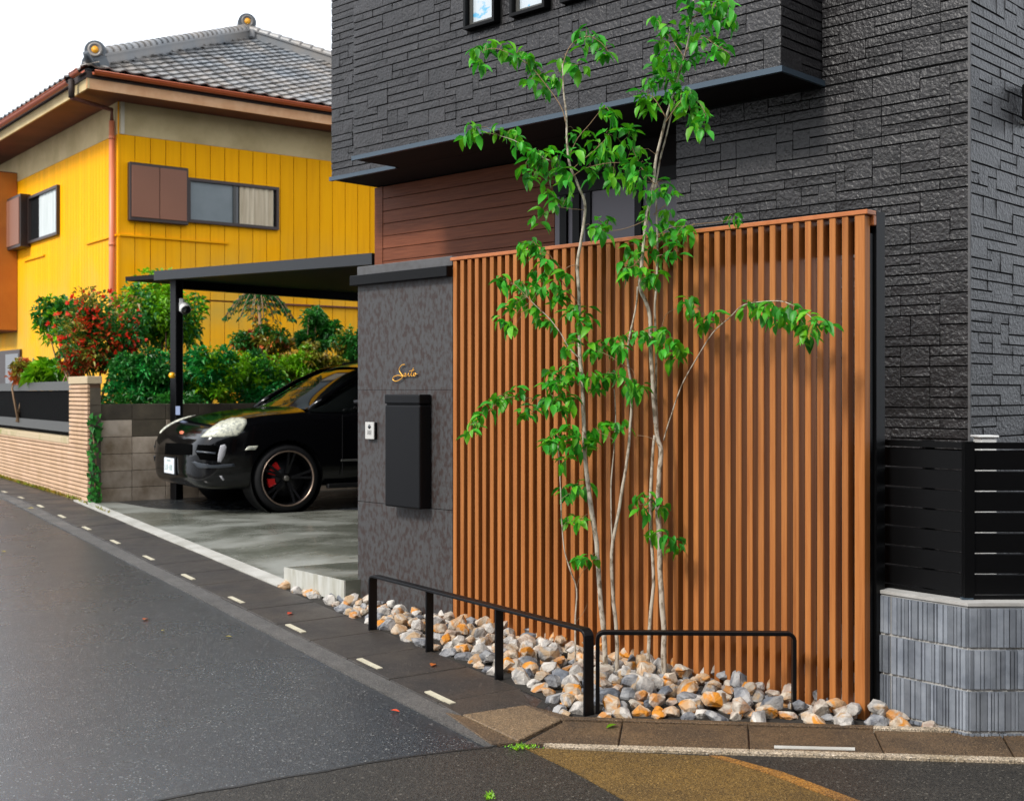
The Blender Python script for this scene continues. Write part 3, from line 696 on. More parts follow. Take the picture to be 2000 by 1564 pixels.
# ---------------------------------------------------------------- yellow house
YC = V(-6.4,20,0); ZY = zat(262,20); ZF = ZY + .52; ZG = 1.0
nR = V(.606,-.795,0); nL = V(-.795,-.606,0)
yh = thing('yellow_house', 'yellow metal-clad two-storey house with grey tiled hip roof', 'house', (YC.x,YC.y,ZG))
q = MB(); q.obox(YC+UP*ZG+YR*.02+YL*.02, YR*8.6, YL*8.6, UP*(ZF-ZG)); q.build('wall', M_yeljoint, yh)
def wins_right():
    return hit(YC,YR,248), hit(YC,YR,363), hit(YC,YR,541)
tA, tBs, tC = wins_right()
zw1, zw0 = zat(352,20.9), zat(438,20.9)   # window head and sill
zsh1, zsh0 = zat(318,20.1), zat(432,20.1)
pw = .262
def panels(a, nrm, L_, m, w_, bands):
    n = int(L_/w_)
    for i in range(n):
        x = i*w_
        for (b0, b1) in bands:
            q = MB(); q.obox(YC+a*(x+.005)+UP*b0, a*(w_-.010), nrm*.016, UP*(b1-b0)); q.build('siding_panel', m, yh, bevel=.003)
panels(YR, nR, 8.4, M_yelp, pw, [(ZG, 3.06),(3.09, ZY)])
panels(YL, nL, 7.8, M_yelp, .15, [(ZG, ZY)])
q = MB(); q.obox(YC+UP*ZY+nR*.002, YR*8.6, nR*.02, UP*(ZF-ZY)); q.build('frieze', M_frieze, yh)
q = MB(); q.obox(YC+UP*ZY+nL*.002, YL*8.6, nL*.02, UP*(ZF-ZY)); q.build('frieze', M_frieze, yh)
q = MB(); q.obox(YC+UP*ZG+nR*.0+nL*.0-YR*.02-YL*.02, YR*.045, YL*.045, UP*(ZF-ZG)); q.build('corner_trim', M_yel, yh)
q = MB(); q.obox(YC+UP*(ZF-.52)+nR*.023+YR*.02, YR*.06, nR*.02, UP*.52); q.build('corner_board', mat('pale_board', (.62,.55,.42), .6), yh)
q = MB(); q.obox(YC+UP*zat(461,20)+nR*.018, YR*hit(YC,YR,445), nR*.03, UP*.03); q.build('trim_strip', M_yel, yh)
q = MB(); q.obox(YC+UP*zat(461,20)+nL*.018, YL*1.5, nL*.03, UP*.03); q.build('trim_strip', M_yel, yh)
q = MB(); t_ = hit(YC,YL,90); q.obox(YC+YL*t_+UP*zat(500,YC.y+.795*t_)+nL*.018, YL*1.3, nL*.03, UP*.03); q.build('trim_strip', M_yel, yh)
q = MB(); q.obox(YC+UP*3.062+nR*.018+YR*2.0, YR*6.5, nR*.05, UP*.026); q.build('band', M_soffit, yh)
# right-face window: shutter box, grey screen, curtain
wn = MB(); O = YC+nR*.018; fw = .05; H_ = zw1-zw0
wn.obox(O+YR*tBs+UP*zw0, YR*(tC-tBs), nR*.07, UP*fw); wn.obox(O+YR*tBs+UP*(zw1-fw), YR*(tC-tBs), nR*.07, UP*fw)
wn.obox(O+YR*tBs+UP*(zw0+fw), YR*fw, nR*.07, UP*(H_-2*fw)); wn.obox(O+YR*(tC-fw)+UP*(zw0+fw), YR*fw, nR*.07, UP*(H_-2*fw))
wo_ = wn.build('window', M_frame, yh)
tmid = hit(YC,YR,456)
q = MB(); q.obox(O+YR*(tmid-.03)+UP*(zw0+fw), YR*.05, nR*.045, UP*(H_-2*fw)); q.build('mullion', M_greyrail, wo_)
q = MB(); q.obox(O+YR*(tBs+fw)+UP*(zw0+fw), YR*(tmid-tBs-fw-.03), nR*.02, UP*(H_-2*fw)); q.build('insect_screen', M_glassg, wo_)
q = MB(); n_ = 26; x0, x1 = tmid+.09, tC-fw-.05; vs = []
for i in range(n_+1):
    p = O+nR*(.030+.012*math.sin(i*1.3)+.006*math.sin(i*2.9))+YR*(x0+(x1-x0)*i/n_); vs += [p+UP*(zw0+fw), p+UP*(zw1-fw)]
q.add(vs, [(2*i,2*i+2,2*i+3,2*i+1) for i in range(n_)], smooth=True); q.build('curtain', M_curt, wo_)
q = MB(); q.obox(O+nR*.002+YR*(tmid+.02)+UP*(zw0+fw), YR*(tC-fw-tmid-.02), nR*.004, UP*(H_-2*fw)); q.build('pane', M_glass, wo_)
sh = MB(); sh.obox(O+YR*tA+UP*zsh0, YR*(tBs-tA), nR*.10, UP*(zsh1-zsh0)); so_ = sh.build('shutter_box', M_frame, yh, bevel=.01)
hw = (tBs-tA-.08)/2
for k in range(2):
    q = MB(); q.obox(O+YR*(tA+.035+k*(hw+.01))+UP*(zsh0+.06)+nR*.101, YR*hw, nR*.014, UP*(zsh1-zsh0-.11)); q.build('shutter_panel', M_shut, so_, bevel=.004)
# left-face window
tD, tE, tF_ = hit(YC,YL,119), hit(YC,YL,62), hit(YC,YL,21)
yD = (YC+YL*(tD+tE)*.5).y; z1_, z0_ = zat(374,yD), zat(468,yD); O = YC+nL*.018; H_ = z1_-z0_
wn = MB()
wn.obox(O+YL*tD+UP*z0_, YL*(tE-tD), nL*.06, UP*fw); wn.obox(O+YL*tD+UP*(z1_-fw), YL*(tE-tD), nL*.06, UP*fw)
wn.obox(O+YL*tD+UP*(z0_+fw), YL*fw, nL*.06, UP*(H_-2*fw)); wn.obox(O+YL*(tE-fw)+UP*(z0_+fw), YL*fw, nL*.06, UP*(H_-2*fw))
wo2 = wn.build('window', M_frame, yh)
q = MB(); q.obox(O+YL*(tD+fw)+UP*(z0_+fw), YL*(tE-tD-2*fw), nL*.01, UP*(H_-2*fw)); q.build('pane', M_glass, wo2)
q = MB(); n_ = 22; x0, x1 = tD+fw+.02, tE-.6; vs = []
for i in range(n_+1):
    p = O+nL*(.02+.008*math.sin(i*1.7))+YL*(x0+(x1-x0)*i/n_); vs += [p+UP*(z0_+fw), p+UP*(z1_-fw)]
q.add(vs, [(2*i,2*i+2,2*i+3,2*i+1) for i in range(n_)], smooth=True); q.build('curtain', M_curtw, wo2)
sh = MB(); sh.obox(O+YL*tE+UP*(z0_-.06), YL*(tF_-tE), nL*.20, UP*(H_+.12)); so_ = sh.build('shutter_box', M_frame, yh, bevel=.01)
hw = (tF_-tE-.1)/2
for k in range(2):
    q = MB(); q.obox(O+YL*(tE+.04+k*(hw+.02))+UP*(z0_)+nL*.201, YL*hw, nL*.014, UP*H_); q.build('shutter_panel', M_shut, so_)
q = MB(); q.obox(O+YL*(tE+.0)+UP*(z0_-.03)+nL*.01, -YL*.0+YL*.004, nL*.18, UP*(H_+.05)); q.build('shutter_side', M_soffit, so_)
# ochre-brown bay further along the left face, and the dim ground-floor window
tb_ = hit(YC,YL,36)
yb = (YC+YL*tb_).y
M_bay = mat('ochre_brown_cladding', (.50,.17,.02), .5, var=(.42,.13,.015), scale=2)
q = MB(); q.obox(YC+YL*tb_+nL*.02+UP*zat(648,yb), YL*3.5, nL*.35, UP*(zat(338,yb)-zat(648,yb))); bo = q.build('bay', M_soffit, yh)
for i in range(8):
    for (zz0, zz1) in ((zat(640,yb), zat(607,yb)), (zat(604,yb), zat(342,yb))):
        q = MB(); q.obox(YC+YL*(tb_+.01+i*.30)+nL*.371+UP*zz0, YL*.29, nL*.012, UP*(zz1-zz0)); q.build('bay_panel', M_bay, bo)
q = MB(); q.obox(YC+YL*(tb_-.012)+nL*.03+UP*zat(645,yb), YL*.011, nL*.34, UP*(zat(340,yb)-zat(645,yb))); q.build('bay_side', M_bay, bo)
tg = hit(YC,YL,45)
q = MB(); q.obox(YC+YL*tg+nL*.018+UP*1.2, YL*2.4, nL*.05, UP*(zat(682,(YC+YL*tg).y)-1.2)); wo3 = q.build('window', M_frame, yh)
q = MB(); q.obox(YC+YL*(tg+.08)+nL*.069+UP*1.2, YL*.9, nL*.004, UP*(zat(690,(YC+YL*tg).y)-1.2)); q.build('pane', M_glass, wo3)
# soffit, fascia, gutter, tiled hip roof
OV = .80; EW = 10.2
E0 = YC-YR*OV-YL*OV; ZE = ZF+.10
q = MB(); q.obox(E0+YR*.05+YL*.05+UP*(ZF+.0), YR*EW, YL*EW, UP*.05); q.build('soffit', M_soffit, yh)
q = MB(); q.obox(E0+nR*.0+YL*.04+YR*.03+UP*(ZF-.04), YR*EW, YL*.03, UP*.16); q.build('fascia', M_fascia, yh)
q = MB(); q.obox(E0+YR*.04+YL*.03+UP*(ZF-.04), YL*EW, YR*.03, UP*.16); q.build('fascia', M_frieze, yh)
def gut(o, a, nrm, L_):
    q = MB(); pr = [(math.cos(math.pi+math.pi*i/8)*.06, math.sin(math.pi+math.pi*i/8)*.06) for i in range(9)]
    vs = [o+a*x+nrm*(.065+u)+UP*v for x in (0, L_) for u, v in pr]; q.add(vs, [(i,i+1,i+10,i+9) for i in range(8)], smooth=True)
    q.tube([o+nrm*.128, o+nrm*.128+a*L_], .009, n=5); return q.build('gutter', M_gutter, yh)
gut(E0+YR*.1+UP*(ZE+.115), YR, nR, EW); gut(E0+YL*.6+UP*(ZE+.075), YL, nL, EW); gut(E0+YL*.02+UP*(ZE+.135), YL, nL, .40)
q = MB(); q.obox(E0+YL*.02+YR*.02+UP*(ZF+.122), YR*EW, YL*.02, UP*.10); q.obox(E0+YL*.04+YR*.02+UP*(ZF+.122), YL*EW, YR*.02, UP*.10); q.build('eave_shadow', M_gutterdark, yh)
pt = [E0+YL*.47+nL*.065+UP*(ZE+.06), E0+YL*.47+nL*.065+UP*(ZE-.22), YC+YL*.10+nL*.08+UP*(ZF-.12), YC+YL*.10+nL*.08+UP*(ZF-.3)]
MB().tube(pt[:2], .05, n=8).build('rain_head', M_gutterdark, yh)
MB().tube(pt[1:], .035, n=8).build('drain_elbow', M_soffit, yh)
pt2 = YC+YL*.10+nL*.08
MB().tube([pt2+UP*(ZF-.3), pt2+UP*ZG], .045, n=10).build('downpipe', M_pipe, yh)
for z in (ZF-.6, 3.9, 2.2): MB().tube([pt2+UP*z, pt2+UP*(z+.05)], .052, n=10).build('pipe_band', M_pipe, yh)
# tiles
h_ = 5.05; rise = 2.50; sl_ = math.hypot(h_, rise)
ZR = ZE+.17
AP = E0+(YR+YL)*h_+UP*(ZR+rise)
def rpt(a, b_, u, v, n): # point on roof face: a along the eave, b_ inwards; v distance up the slope
    k = v/sl_; return E0+a*u+b_*(h_*k)+UP*(ZR+rise*k)+n*0
def tile_mesh(nm, m):
    q = MB(); prof = [(-.005,.012),(.03,.030),(.065,.034),(.10,.016),(.15,.002),(.20,.001),(.245,.010),(.27,.022)]
    Lt = .285; vs = []
    for (x, z) in prof: vs += [(x, 0, z+.030), (x, Lt, z-.004), (x, 0, z+.010)]
    fs = []
    for i in range(len(prof)-1):
        b = i*3; fs += [(b, b+3, b+4, b+1), (b+2, b+5, b+3, b)]
    q.add(vs, fs, smooth=False); return q.mesh(nm, m)
tme = tile_mesh('roof_tile', M_tile)
def face_mat(a, b_, p):
    up = (b_*h_+UP*rise).normalized(); n = a.cross(up); n = n if n.z > 0 else -n
    m = Matrix((( a.x, up.x, n.x, p.x),(a.y, up.y, n.y, p.y),(a.z, up.z, n.z, p.z),(0,0,0,1))); return m
q = MB(); ED = EW
q.add([E0+UP*(ZR-.02), E0+YR*(2*h_)+UP*(ZR-.02), AP-UP*.02, E0+YL*(2*h_)+UP*(ZR-.02), E0+YR*2*h_+YL*2*h_+UP*(ZR-.02)], [(0,1,2),(3,0,2),(1,4,2),(4,3,2)])
q.build('roof_base', M_tiledark, yh)
cand = []; rest = []
wt, lt_ = .265, .235
nrow = int(sl_/lt_)
for face, (a, b_) in enumerate(((YR,YL),(YL,YR))):
    for r in range(nrow):
        v = r*lt_-.03; k = max(0, v)/sl_*h_
        u = math.ceil((k)/wt)*wt + .02
        while u < 2*h_-k-.12:
            p = E0+a*u+b_*(h_*v/sl_)+UP*(ZR+rise*v/sl_)
            M_ = face_mat(a, b_, p)
            if face == 1: M_ = M_ @ Matrix.Scale(-1, 4, V(1,0,0)) @ Matrix.Translation((-.265,0,0)) if False else M_
            c = M_ @ V(.13,.1,0)
            px = 1000+F*c.x/c.y
            if face == 0 and -50 < px < 660: cand.append((c.length, M_))
            elif px < 700 and (face == 0 or r < 3): rest.append(M_)
            u += wt
cand.sort(key=lambda c: c[0])
I_ = WM(yh).inverted()
for d_, M_ in cand[:300]:
    o = link('roof_tile', tme); o.parent = yh; o.matrix_basis = I_ @ M_ @ Matrix.Rotation(rnd.uniform(-.012,.012), 4, 'Y') @ Matrix.Translation((0,0,rnd.uniform(-.003,.004)))
q = MB(); tv = [V(*v.co) for v in tme.vertices]; tf = [tuple(p.vertices) for p in tme.polygons]
for M_ in [c[1] for c in cand[300:]] + rest: q.add([M_ @ v for v in tv], tf)
q.build('roof_tiling', M_tile, yh, kind='stuff')
# round eave-end bumps on the far face's edge
q = MB()
# hips: stacked flat course, round caps
def hip(p0, p1, nm):
    d = (p1-p0); L_ = d.length; d.normalize(); sd = d.cross(UP).normalized(); up = sd.cross(d)
    q = MB(); q.obox(p0-sd*.10-up*.20, d*L_, sd*.20, up*.30); q.obox(p0-sd*.13+up*.102, d*L_, sd*.26, up*.035); q.build('hip_course', M_tile, yh)
    n = int(L_/.24)
    for i in range(n):
        a = p0+d*(L_*i/n); b = p0+d*(L_*(i+1)/n+.02); vs = []
        for (c, rr) in ((a,.100),(a+d*.03,.108),(b,.085)):
            for k in range(8):
                t = math.pi*k/7; vs.append(c+sd*math.cos(t)*rr+up*(.138+math.sin(t)*rr*.95))
        fs = [(i_*8+k, i_*8+k+1, (i_+1)*8+k+1, (i_+1)*8+k) for i_ in range(2) for k in range(7)] + [tuple(range(8))]
        MB().add(vs, fs, smooth=False).build('hip_tile', M_tile, yh)
hp0 = E0+UP*(ZR+.03)+(YR+YL)*.25+UP*.12
hip(hp0, AP+UP*.04, 'hip'); hip(E0+YR*2*h_+UP*(ZR+.05), AP+UP*.04, 'hip')
def onigawara(p, fd, s, nm):    # ornamental end tile with ochre disc
    fd = fd.normalized(); sd = fd.cross(UP).normalized()
    o = MB()
    pr = []
    for k in range(17):
        t = math.pi*(-.15+1.3*k/16); pr.append((math.cos(t)*.20*s, .20*s+math.sin(t)*.20*s))
    pr = [(.26*s,-.10*s),(.24*s,.0)] + pr + [(-.24*s,.0),(-.26*s,-.10*s)]
    n = len(pr); vs = [p+sd*x+UP*z+fd*h for h in (-.10*s,.06*s) for x, z in pr]
    o.add(vs, [(i,(i+1)%n,n+(i+1)%n,n+i) for i in range(n)]+[tuple(range(n)), tuple(range(n,2*n))[::-1]])
    ob = o.build(nm, M_tiledark, yh, bevel=.02*s, seg=2)
    MB().lathe(p+UP*.22*s+fd*.06*s, fd, [(.15*s,0),(.15*s,.04*s),(.11*s,.045*s),(.10*s,.02*s),(.07*s,.02*s)], n=24).build('ring', M_tile, ob)
    MB().lathe(p+UP*.22*s+fd*.06*s, fd, [(.075*s,.0),(.075*s,.03*s),(.0,.035*s)], n=20).build('disc', M_ochre, ob)
hd3 = -(YR+YL)
onigawara(hp0+UP*.03+hd3*.02, hd3+V(.45,0,0), .74, 'end_tile')
pts = [hp0+hd3*(.0+.05*i)+UP*(-.02-.04*i+.012*i*i) for i in range(8)]
MB().tube(pts[:6], [.085,.085,.08,.07,.06,.045], n=8).build('curl_tile', M_tiledark, yh)
onigawara(AP+UP*.14, V(.35,-1,0), .85, 'end_tile')
onigawara(AP+UP*.14-V(.35,-1,0)*.2, V(-.35,1,0), .8, 'end_tile')
q = MB(); q.obox(AP+V(-.2,-.2,-.06), (.4,0,0), (0,.4,0), (0,0,.20)); q.build('ridge_block', M_tile, yh, bevel=.03)
# ---------------------------------------------------------------- leaf materials
def leafmat(name, col, var, isl=.3, tr=.38, rough=.42):
    m = mat(name, col, rough, spec=.4, var=var, scale=5, isl=isl); N, L, b = nodes(m)
    t = N.new('ShaderNodeBsdfTranslucent'); x = N.new('ShaderNodeMixShader'); x.inputs[0].default_value = tr
    c = b.inputs['Base Color'].links[0].from_socket; L.new(c, t.inputs[0])
    out = N['Material Output']; L.new(b.outputs[0], x.inputs[1]); L.new(t.outputs[0], x.inputs[2]); L.new(x.outputs[0], out.inputs[0])
    return m
M_leaf = leafmat('tree_leaf', (.065,.42,.020), (.025,.25,.018), .45)
M_leafy = leafmat('young_leaf', (.15,.46,.012), (.07,.36,.012), .25)
M_leafyel = leafmat('yellow_leaf', (.62,.48,.08), (.4,.35,.05), .1)
M_hdark = leafmat('hedge_leaf', (.015,.13,.022), (.04,.22,.02), .5, .25)
M_hteal = leafmat('teal_leaf', (.010,.24,.06), (.04,.34,.04), .5, .25)
M_hlime = leafmat('lime_leaf', (.26,.50,.008), (.11,.36,.010), .4, .3)
M_hyel = leafmat('olive_leaf', (.17,.26,.015), (.34,.20,.03), .5, .25)
M_hfern = leafmat('fern_leaf', (.02,.12,.03), (.035,.17,.04), .4, .25)
M_red = leafmat('red_petal', (.80,.025,.015), (.60,.09,.02), .3, .3)
M_oran = leafmat('orange_leaf', (.55,.17,.03), (.5,.09,.03), .3, .3)

# ---------------------------------------------------------------- the multi-stemmed tree
def YT(px): return 6.30 - (px-1300)*.0026 if px > 1300 else 6.30 + (1300-px)*.0006
def smooth(P, k=4):
    out = []
    for i in range(len(P)-1):
        p0, p1, p2, p3 = P[max(i-1,0)], P[i], P[i+1], P[min(i+2,len(P)-1)]
        for j in range(k):
            u = j/k; out.append(.5*((2*p1)+(p2-p0)*u+(2*p0-5*p1+4*p2-p3)*u*u+(3*p1-p0-3*p2+p3)*u*u*u))
    out.append(P[-1]); return out
TB_ = gnd(1245, 1330)
tr = thing('young_tree', 'slender multi-stemmed tree with drooping green leaves before the slatted screen', 'tree', tuple(TB_))
axes = []   # polyline points for twig attachment
def stem(path, r0, r1, nm='trunk', dy=0, m=None, n=8):
    P = smooth([at(x, y, YT(x)+dy+(0)) for x, y in path]); k = len(P)
    P = [p + V(noise.noise(p*9)*.004, 0, 0) for p in P]
    rr = [(r0+(r1-r0)*i/(k-1))*(.86 if r0 > .004 else 1) for i in range(k)]
    rr = [r*(1+.12*noise.noise(V(i*.9, r0*100, 0))) for i, r in enumerate(rr)]
    axes.extend(P); return MB().tube(P, rr, n=n).build(nm, m or M_bark, tr)
stem([(1183,1345),(1182,1300),(1180,1250),(1172,1160),(1165,1060),(1150,960),(1143,890),(1140,830),(1138,760),(1133,690),(1131,620),(1130,560),(1128,520),(1133,480),(1140,430),(1141,392),(1128,360),(1114,325),(1107,280),(1105,220),(1100,170),(1098,125)], .0165, .005, dy=-.02)
stem([(1203,1345),(1205,1290),(1203,1220),(1196,1140),(1195,1080),(1206,1010),(1220,930),(1230,850),(1234,770),(1226,700),(1229,660),(1242,600),(1245,560)], .013, .005, dy=.03)
stem([(1264,1340),(1266,1290),(1270,1210),(1277,1120),(1271,1030),(1272,950),(1276,880),(1278,850)], .012, .008, dy=.03)
stem([(1300,1345),(1296,1290),(1296,1220),(1290,1130),(1288,1050),(1285,990),(1287,930),(1291,880),(1283,850),(1276,780),(1272,700),(1269,620),(1262,590),(1250,560),(1255,500),(1262,430),(1275,370),(1280,320),(1296,250),(1310,200),(1322,160),(1340,100),(1350,40),(1358,-20)], .0175, .005, dy=0)
stem([(1284,850),(1281,760),(1282,690),(1279,610),(1283,540),(1284,470),(1283,420),(1280,370),(1288,320),(1305,250),(1318,195)], .008, .004, dy=.03)
stem([(1122,1330),(1124,1280),(1123,1215),(1126,1150),(1112,1110),(1100,1060),(1096,980),(1093,900),(1090,870)], .006, .003, 'stem', dy=.02, n=6)
stem([(1197,1080),(1193,990),(1195,920),(1200,870),(1202,800),(1200,760)], .005, .003, 'stem', dy=.05, n=6)
BR = [([(1296,860),(1312,810),(1330,755),(1355,710),(1392,650),(1425,620),(1448,598),(1480,590),(1520,588),(1545,595),(1575,612),(1600,635)], .0045, .0018),
      ([(1112,340),(1085,320),(1060,308),(1030,290),(1005,275),(975,265)], .0035, .0015),
      ([(1104,240),(1098,215),(1085,190),(1065,165),(1035,130),(1005,110),(965,95),(935,105),(925,120)], .003, .0014),
      ([(1098,130),(1108,100),(1125,80),(1150,72),(1175,85),(1190,105)], .003, .0014),
      ([(1132,700),(1112,680),(1095,650),(1075,625),(1050,600),(1030,580)], .0035, .0016),
      ([(1131,592),(1115,575),(1105,560),(1085,525),(1075,500),(1050,490)], .003, .0015),
      ([(1133,520),(1120,518),(1105,525),(1095,545)], .002, .0014),
      ([(1119,330),(1135,315),(1155,300),(1175,280),(1190,262)], .0025, .0014),
      ([(1114,300),(1128,270),(1150,245),(1168,222),(1178,212)], .002, .0012),
      ([(1118,345),(1140,330),(1170,322),(1200,318),(1240,320)], .002, .0013),
      ([(1145,900),(1125,880),(1105,860),(1088,850)], .0025, .0015),
      ([(1140,760),(1120,745),(1095,750),(1075,770)], .0025, .0015),
      ([(1072,780),(1040,778),(1000,775),(975,785),(945,810),(925,835)], .0022, .0012),
      ([(1140,745),(1165,735),(1195,728),(1215,738)], .0022, .0012),
      ([(1233,720),(1210,708),(1180,690),(1150,683)], .0022, .0012),
      ([(1282,690),(1295,665),(1315,660),(1335,690)], .002, .0012),
      ([(1290,650),(1300,615),(1330,600),(1355,600),(1375,615)], .002, .0012),
      ([(1278,360),(1255,330),(1240,300),(1228,270)], .0025, .0014),
      ([(1300,240),(1330,200),(1360,195),(1380,225)], .003, .0014),
      ([(1300,230),(1275,190),(1255,190),(1245,205)], .003, .0014),
      ([(1335,110),(1310,75),(1290,55)], .0025, .0012),
      ([(1340,100),(1370,75),(1400,90),(1425,105)], .0025, .0012),
      ([(1350,40),(1380,15),(1410,15),(1430,35)], .0025, .0012),
      ([(1285,460),(1310,445),(1335,442),(1360,438),(1400,434),(1435,428)], .0022, .0011),
      ([(1262,430),(1235,442),(1205,450),(1175,450)], .002, .0012),
      ([(1276,420),(1300,400),(1315,385)], .002, .0012),
      ([(1255,500),(1235,520),(1215,525)], .002, .0012),
      ([(1284,500),(1305,495),(1325,490)], .002, .0012),
      ([(1140,410),(1115,408),(1095,405)], .0015, .001),
      ([(1288,870),(1270,855),(1245,850)], .002, .0012), ([(1200,860),(1185,850),(1170,845)], .002, .0012),
      ([(1126,1150),(1135,1120),(1150,1105)], .0015, .001), ([(1124,1215),(1140,1195),(1147,1180)], .0012, .0008),
      ([(1098,1030),(1110,1018),(1130,1022)], .0015, .001), ([(1095,975),(1115,962),(1140,958)], .0015, .001),
      ([(1285,1000),(1270,985),(1250,985)], .002, .001), ([(1289,1060),(1305,1048),(1320,1065)], .002, .001)]
for i, (p, a, b) in enumerate(BR): stem(p, a, b, 'branch', dy=rnd.uniform(-.10,.03), m=M_bark if a > .003 else M_twig, n=5)
CL = """930,105 935,130 958,98 985,100 1010,112 1035,122 1052,150 1070,160 1085,152 1038,165 1020,105 1060,175 945,95 1000,120 1045,135 925,120
1130,72 1152,68 1172,82 1186,100 1160,95 1145,85 1104,120 1118,132 1135,130
928,252 915,268 935,262 975,262 1000,262 1015,275 1030,298 1050,300 1075,302 1020,335 1045,345 1072,350 1045,310 1090,312 1010,290 1060,318 1105,300 1035,320
1040,350 1070,378 1088,345 1085,400 1062,420 1105,392 1050,435 1110,365 1100,345
1150,275 1165,298 1125,268 1135,300 1170,310 1190,318 1150,330 1180,340 1210,255 1230,252 1215,285 1240,278 1235,325 1205,338 1225,318 1250,300 1175,300 1195,300 1260,325 1220,300 1160,345 1200,360 1245,345 1185,265 1178,218 1192,228
1290,200 1270,182 1250,190 1265,165 1290,150 1340,195 1360,210 1372,235 1378,255 1350,190 1330,180 1320,160 1300,130 1280,115 1300,60 1285,48 1310,60 1330,85 1350,78 1370,78 1390,92 1402,108 1422,98 1335,48 1350,18 1380,12 1400,18 1425,20 1350,40 1370,55 1310,105 1345,225 1330,205 1310,185 1255,210 1275,210 1360,230 1325,120 1345,135 1365,110 1300,160 1280,140 1395,40 1415,50 1430,45 1410,5 1340,0 1290,85 1365,250
1240,375 1270,382 1290,378 1310,382 1225,365 1220,345 1255,360 1300,365 1170,442 1185,438 1160,455 1178,455
1260,420 1300,440 1330,442 1345,458 1290,468 1250,498 1230,488 1290,508 1320,478 1320,498 1215,520 1240,518 1225,538 1250,548 1270,560 1280,545 1270,450 1310,460 1300,420 1275,490 1235,505 1435,428 1330,465 1255,530
1015,488 1025,498 1045,482 1060,492 1070,515 978,548 990,558 1020,558 1040,542 1060,548 1030,572 1060,578 1090,572 1100,542 1080,558 1105,578 1010,592 1000,608 992,636 985,628 1000,645 1045,608 1055,618 1075,636 1050,560 1075,540 1090,590 1020,600 1035,480
1120,606 1130,626 1145,618 1148,636 1110,620
1105,688 1120,678 1150,682 1165,688 1180,678 1205,678 1220,668 1240,662 1215,688 1190,672 1255,660 1120,665
1075,728 1090,738 1070,758 1080,778 1065,798 1095,758 1110,738 1120,788 1150,738 1170,742 1190,728 1215,738 1160,758 1085,800 1100,780 1130,735 1068,780 1105,720 1180,750 1095,800 1078,745
975,782 985,778 1010,772 940,820 930,832 915,848 1020,805 1035,802 955,800 998,785
1240,756 1255,762 1225,768 1245,772
1090,848 1110,842 1130,848 1150,858 1075,858 1080,872 1175,842 1200,838 1220,832 1120,878 1150,882 1100,905 1140,868 1065,870 1160,845 1105,870
1350,598 1340,588 1360,618 1380,628 1395,618 1365,638 1345,605
1285,652 1300,662 1320,678 1290,678 1310,700 1270,662 1330,690
1460,602 1480,600 1505,600 1520,618 1540,608 1550,628 1570,638 1585,622 1600,636 1580,662 1612,638 1495,612 1530,635 1575,655 1560,620
1130,958 1105,968 1145,958 1118,955 1110,1022 1135,1022 1135,1098 1152,1098
1245,982 1265,978 1275,995 1295,988 1260,998 1280,1048 1300,1052 1320,1062 1322,1078 1265,1048"""
CL = [tuple(float(v) for v in c.split(',')) for c in CL.split()]
def leaf_mesh(nm, m, Lf, Wf, droop, fold, seed):
    rr = random.Random(seed); q = MB(); st_ = [(0,.05),(.18,.62),(.42,1.0),(.68,.80),(.88,.34),(1,.0)]; vs = []; sw = rr.uniform(-.12,.12)
    for u, wv in st_:
        x = Lf*u; z = -droop*Lf*u*u; y0 = sw*Lf*u*u; hw = Wf*.5*wv
        vs += [(x, y0-hw, z+fold*hw), (x, y0, z), (x, y0+hw, z+fold*hw)]
    fs = []
    for i in range(len(st_)-1):
        b = i*3; fs += [(b,b+3,b+4,b+1),(b+1,b+4,b+5,b+2)]
    q.add(vs, fs, smooth=True); return q.mesh(nm, m)
lm = [leaf_mesh('leaf', M_leaf if i < 5 else M_leafy, .078+.006*(i % 3), .041+.004*(i % 2), .25+.12*(i % 3), .5, i) for i in range(8)]
lyel = leaf_mesh('leaf', M_leafyel, .09, .045, .2, .4, 50)
leaves = []
def basis(d, roll):
    d = d.normalized(); s = UP.cross(d); s = s.normalized() if s.length > 1e-3 else V(1,0,0); n = d.cross(s)
    a = s*math.cos(roll)+n*math.sin(roll); b = d.cross(a)
    return Matrix(((d.x,a.x,b.x,0),(d.y,a.y,b.y,0),(d.z,a.z,b.z,0),(0,0,0,1)))
pet = MB()
for (x, y) in CL:
    if not (-30 < y): continue
    Y0 = YT(x) + rnd.uniform(-.16,.10)
    h = at(x+rnd.uniform(-4,4), y-8+rnd.uniform(-4,4), Y0)
    a = min(axes, key=lambda p: (p-h).length)
    if (a-h).length < .35:
        mid = (a+h)*.5+V(0,0,.018); pet.tube([a, mid, h], [.0014,.0011,.0008], n=4, cap=False)
    n = rnd.choice([6,7,8]); az = rnd.uniform(0, 6.28)
    for k in range(n):
        t = az + 2*math.pi*k/n + rnd.uniform(-.35,.35); dr = rnd.uniform(-1.4,-.15) if rnd.random() < .7 else rnd.uniform(-.3,.3)
        d = V(math.cos(t)*math.cos(dr), math.sin(t)*math.cos(dr)*.9, math.sin(dr))
        leaves.append((Matrix.Translation(h + V(rnd.uniform(-.022,.022), rnd.uniform(-.035,.035), rnd.uniform(-.028,.022))) @ basis(d, rnd.uniform(-.5,.5)) @ Matrix.Scale(rnd.uniform(.55,.98), 4), rnd.choice(lm)))
pet.build('twigs', M_twig, tr, kind='stuff')
h = at(1590,632,YT(1590)-.12); leaves.insert(0, (Matrix.Translation(h) @ basis(V(-.4,-.3,-.6), .9), lyel))
it = Matrix.Translation(-TB_)
rest = leaves[1:]; rnd.shuffle(rest); leaves = leaves[:1]+rest
for M_, me in leaves[:300]:
    o = link('leaf', me); o.parent = tr; o.matrix_basis = it @ M_
q = {}
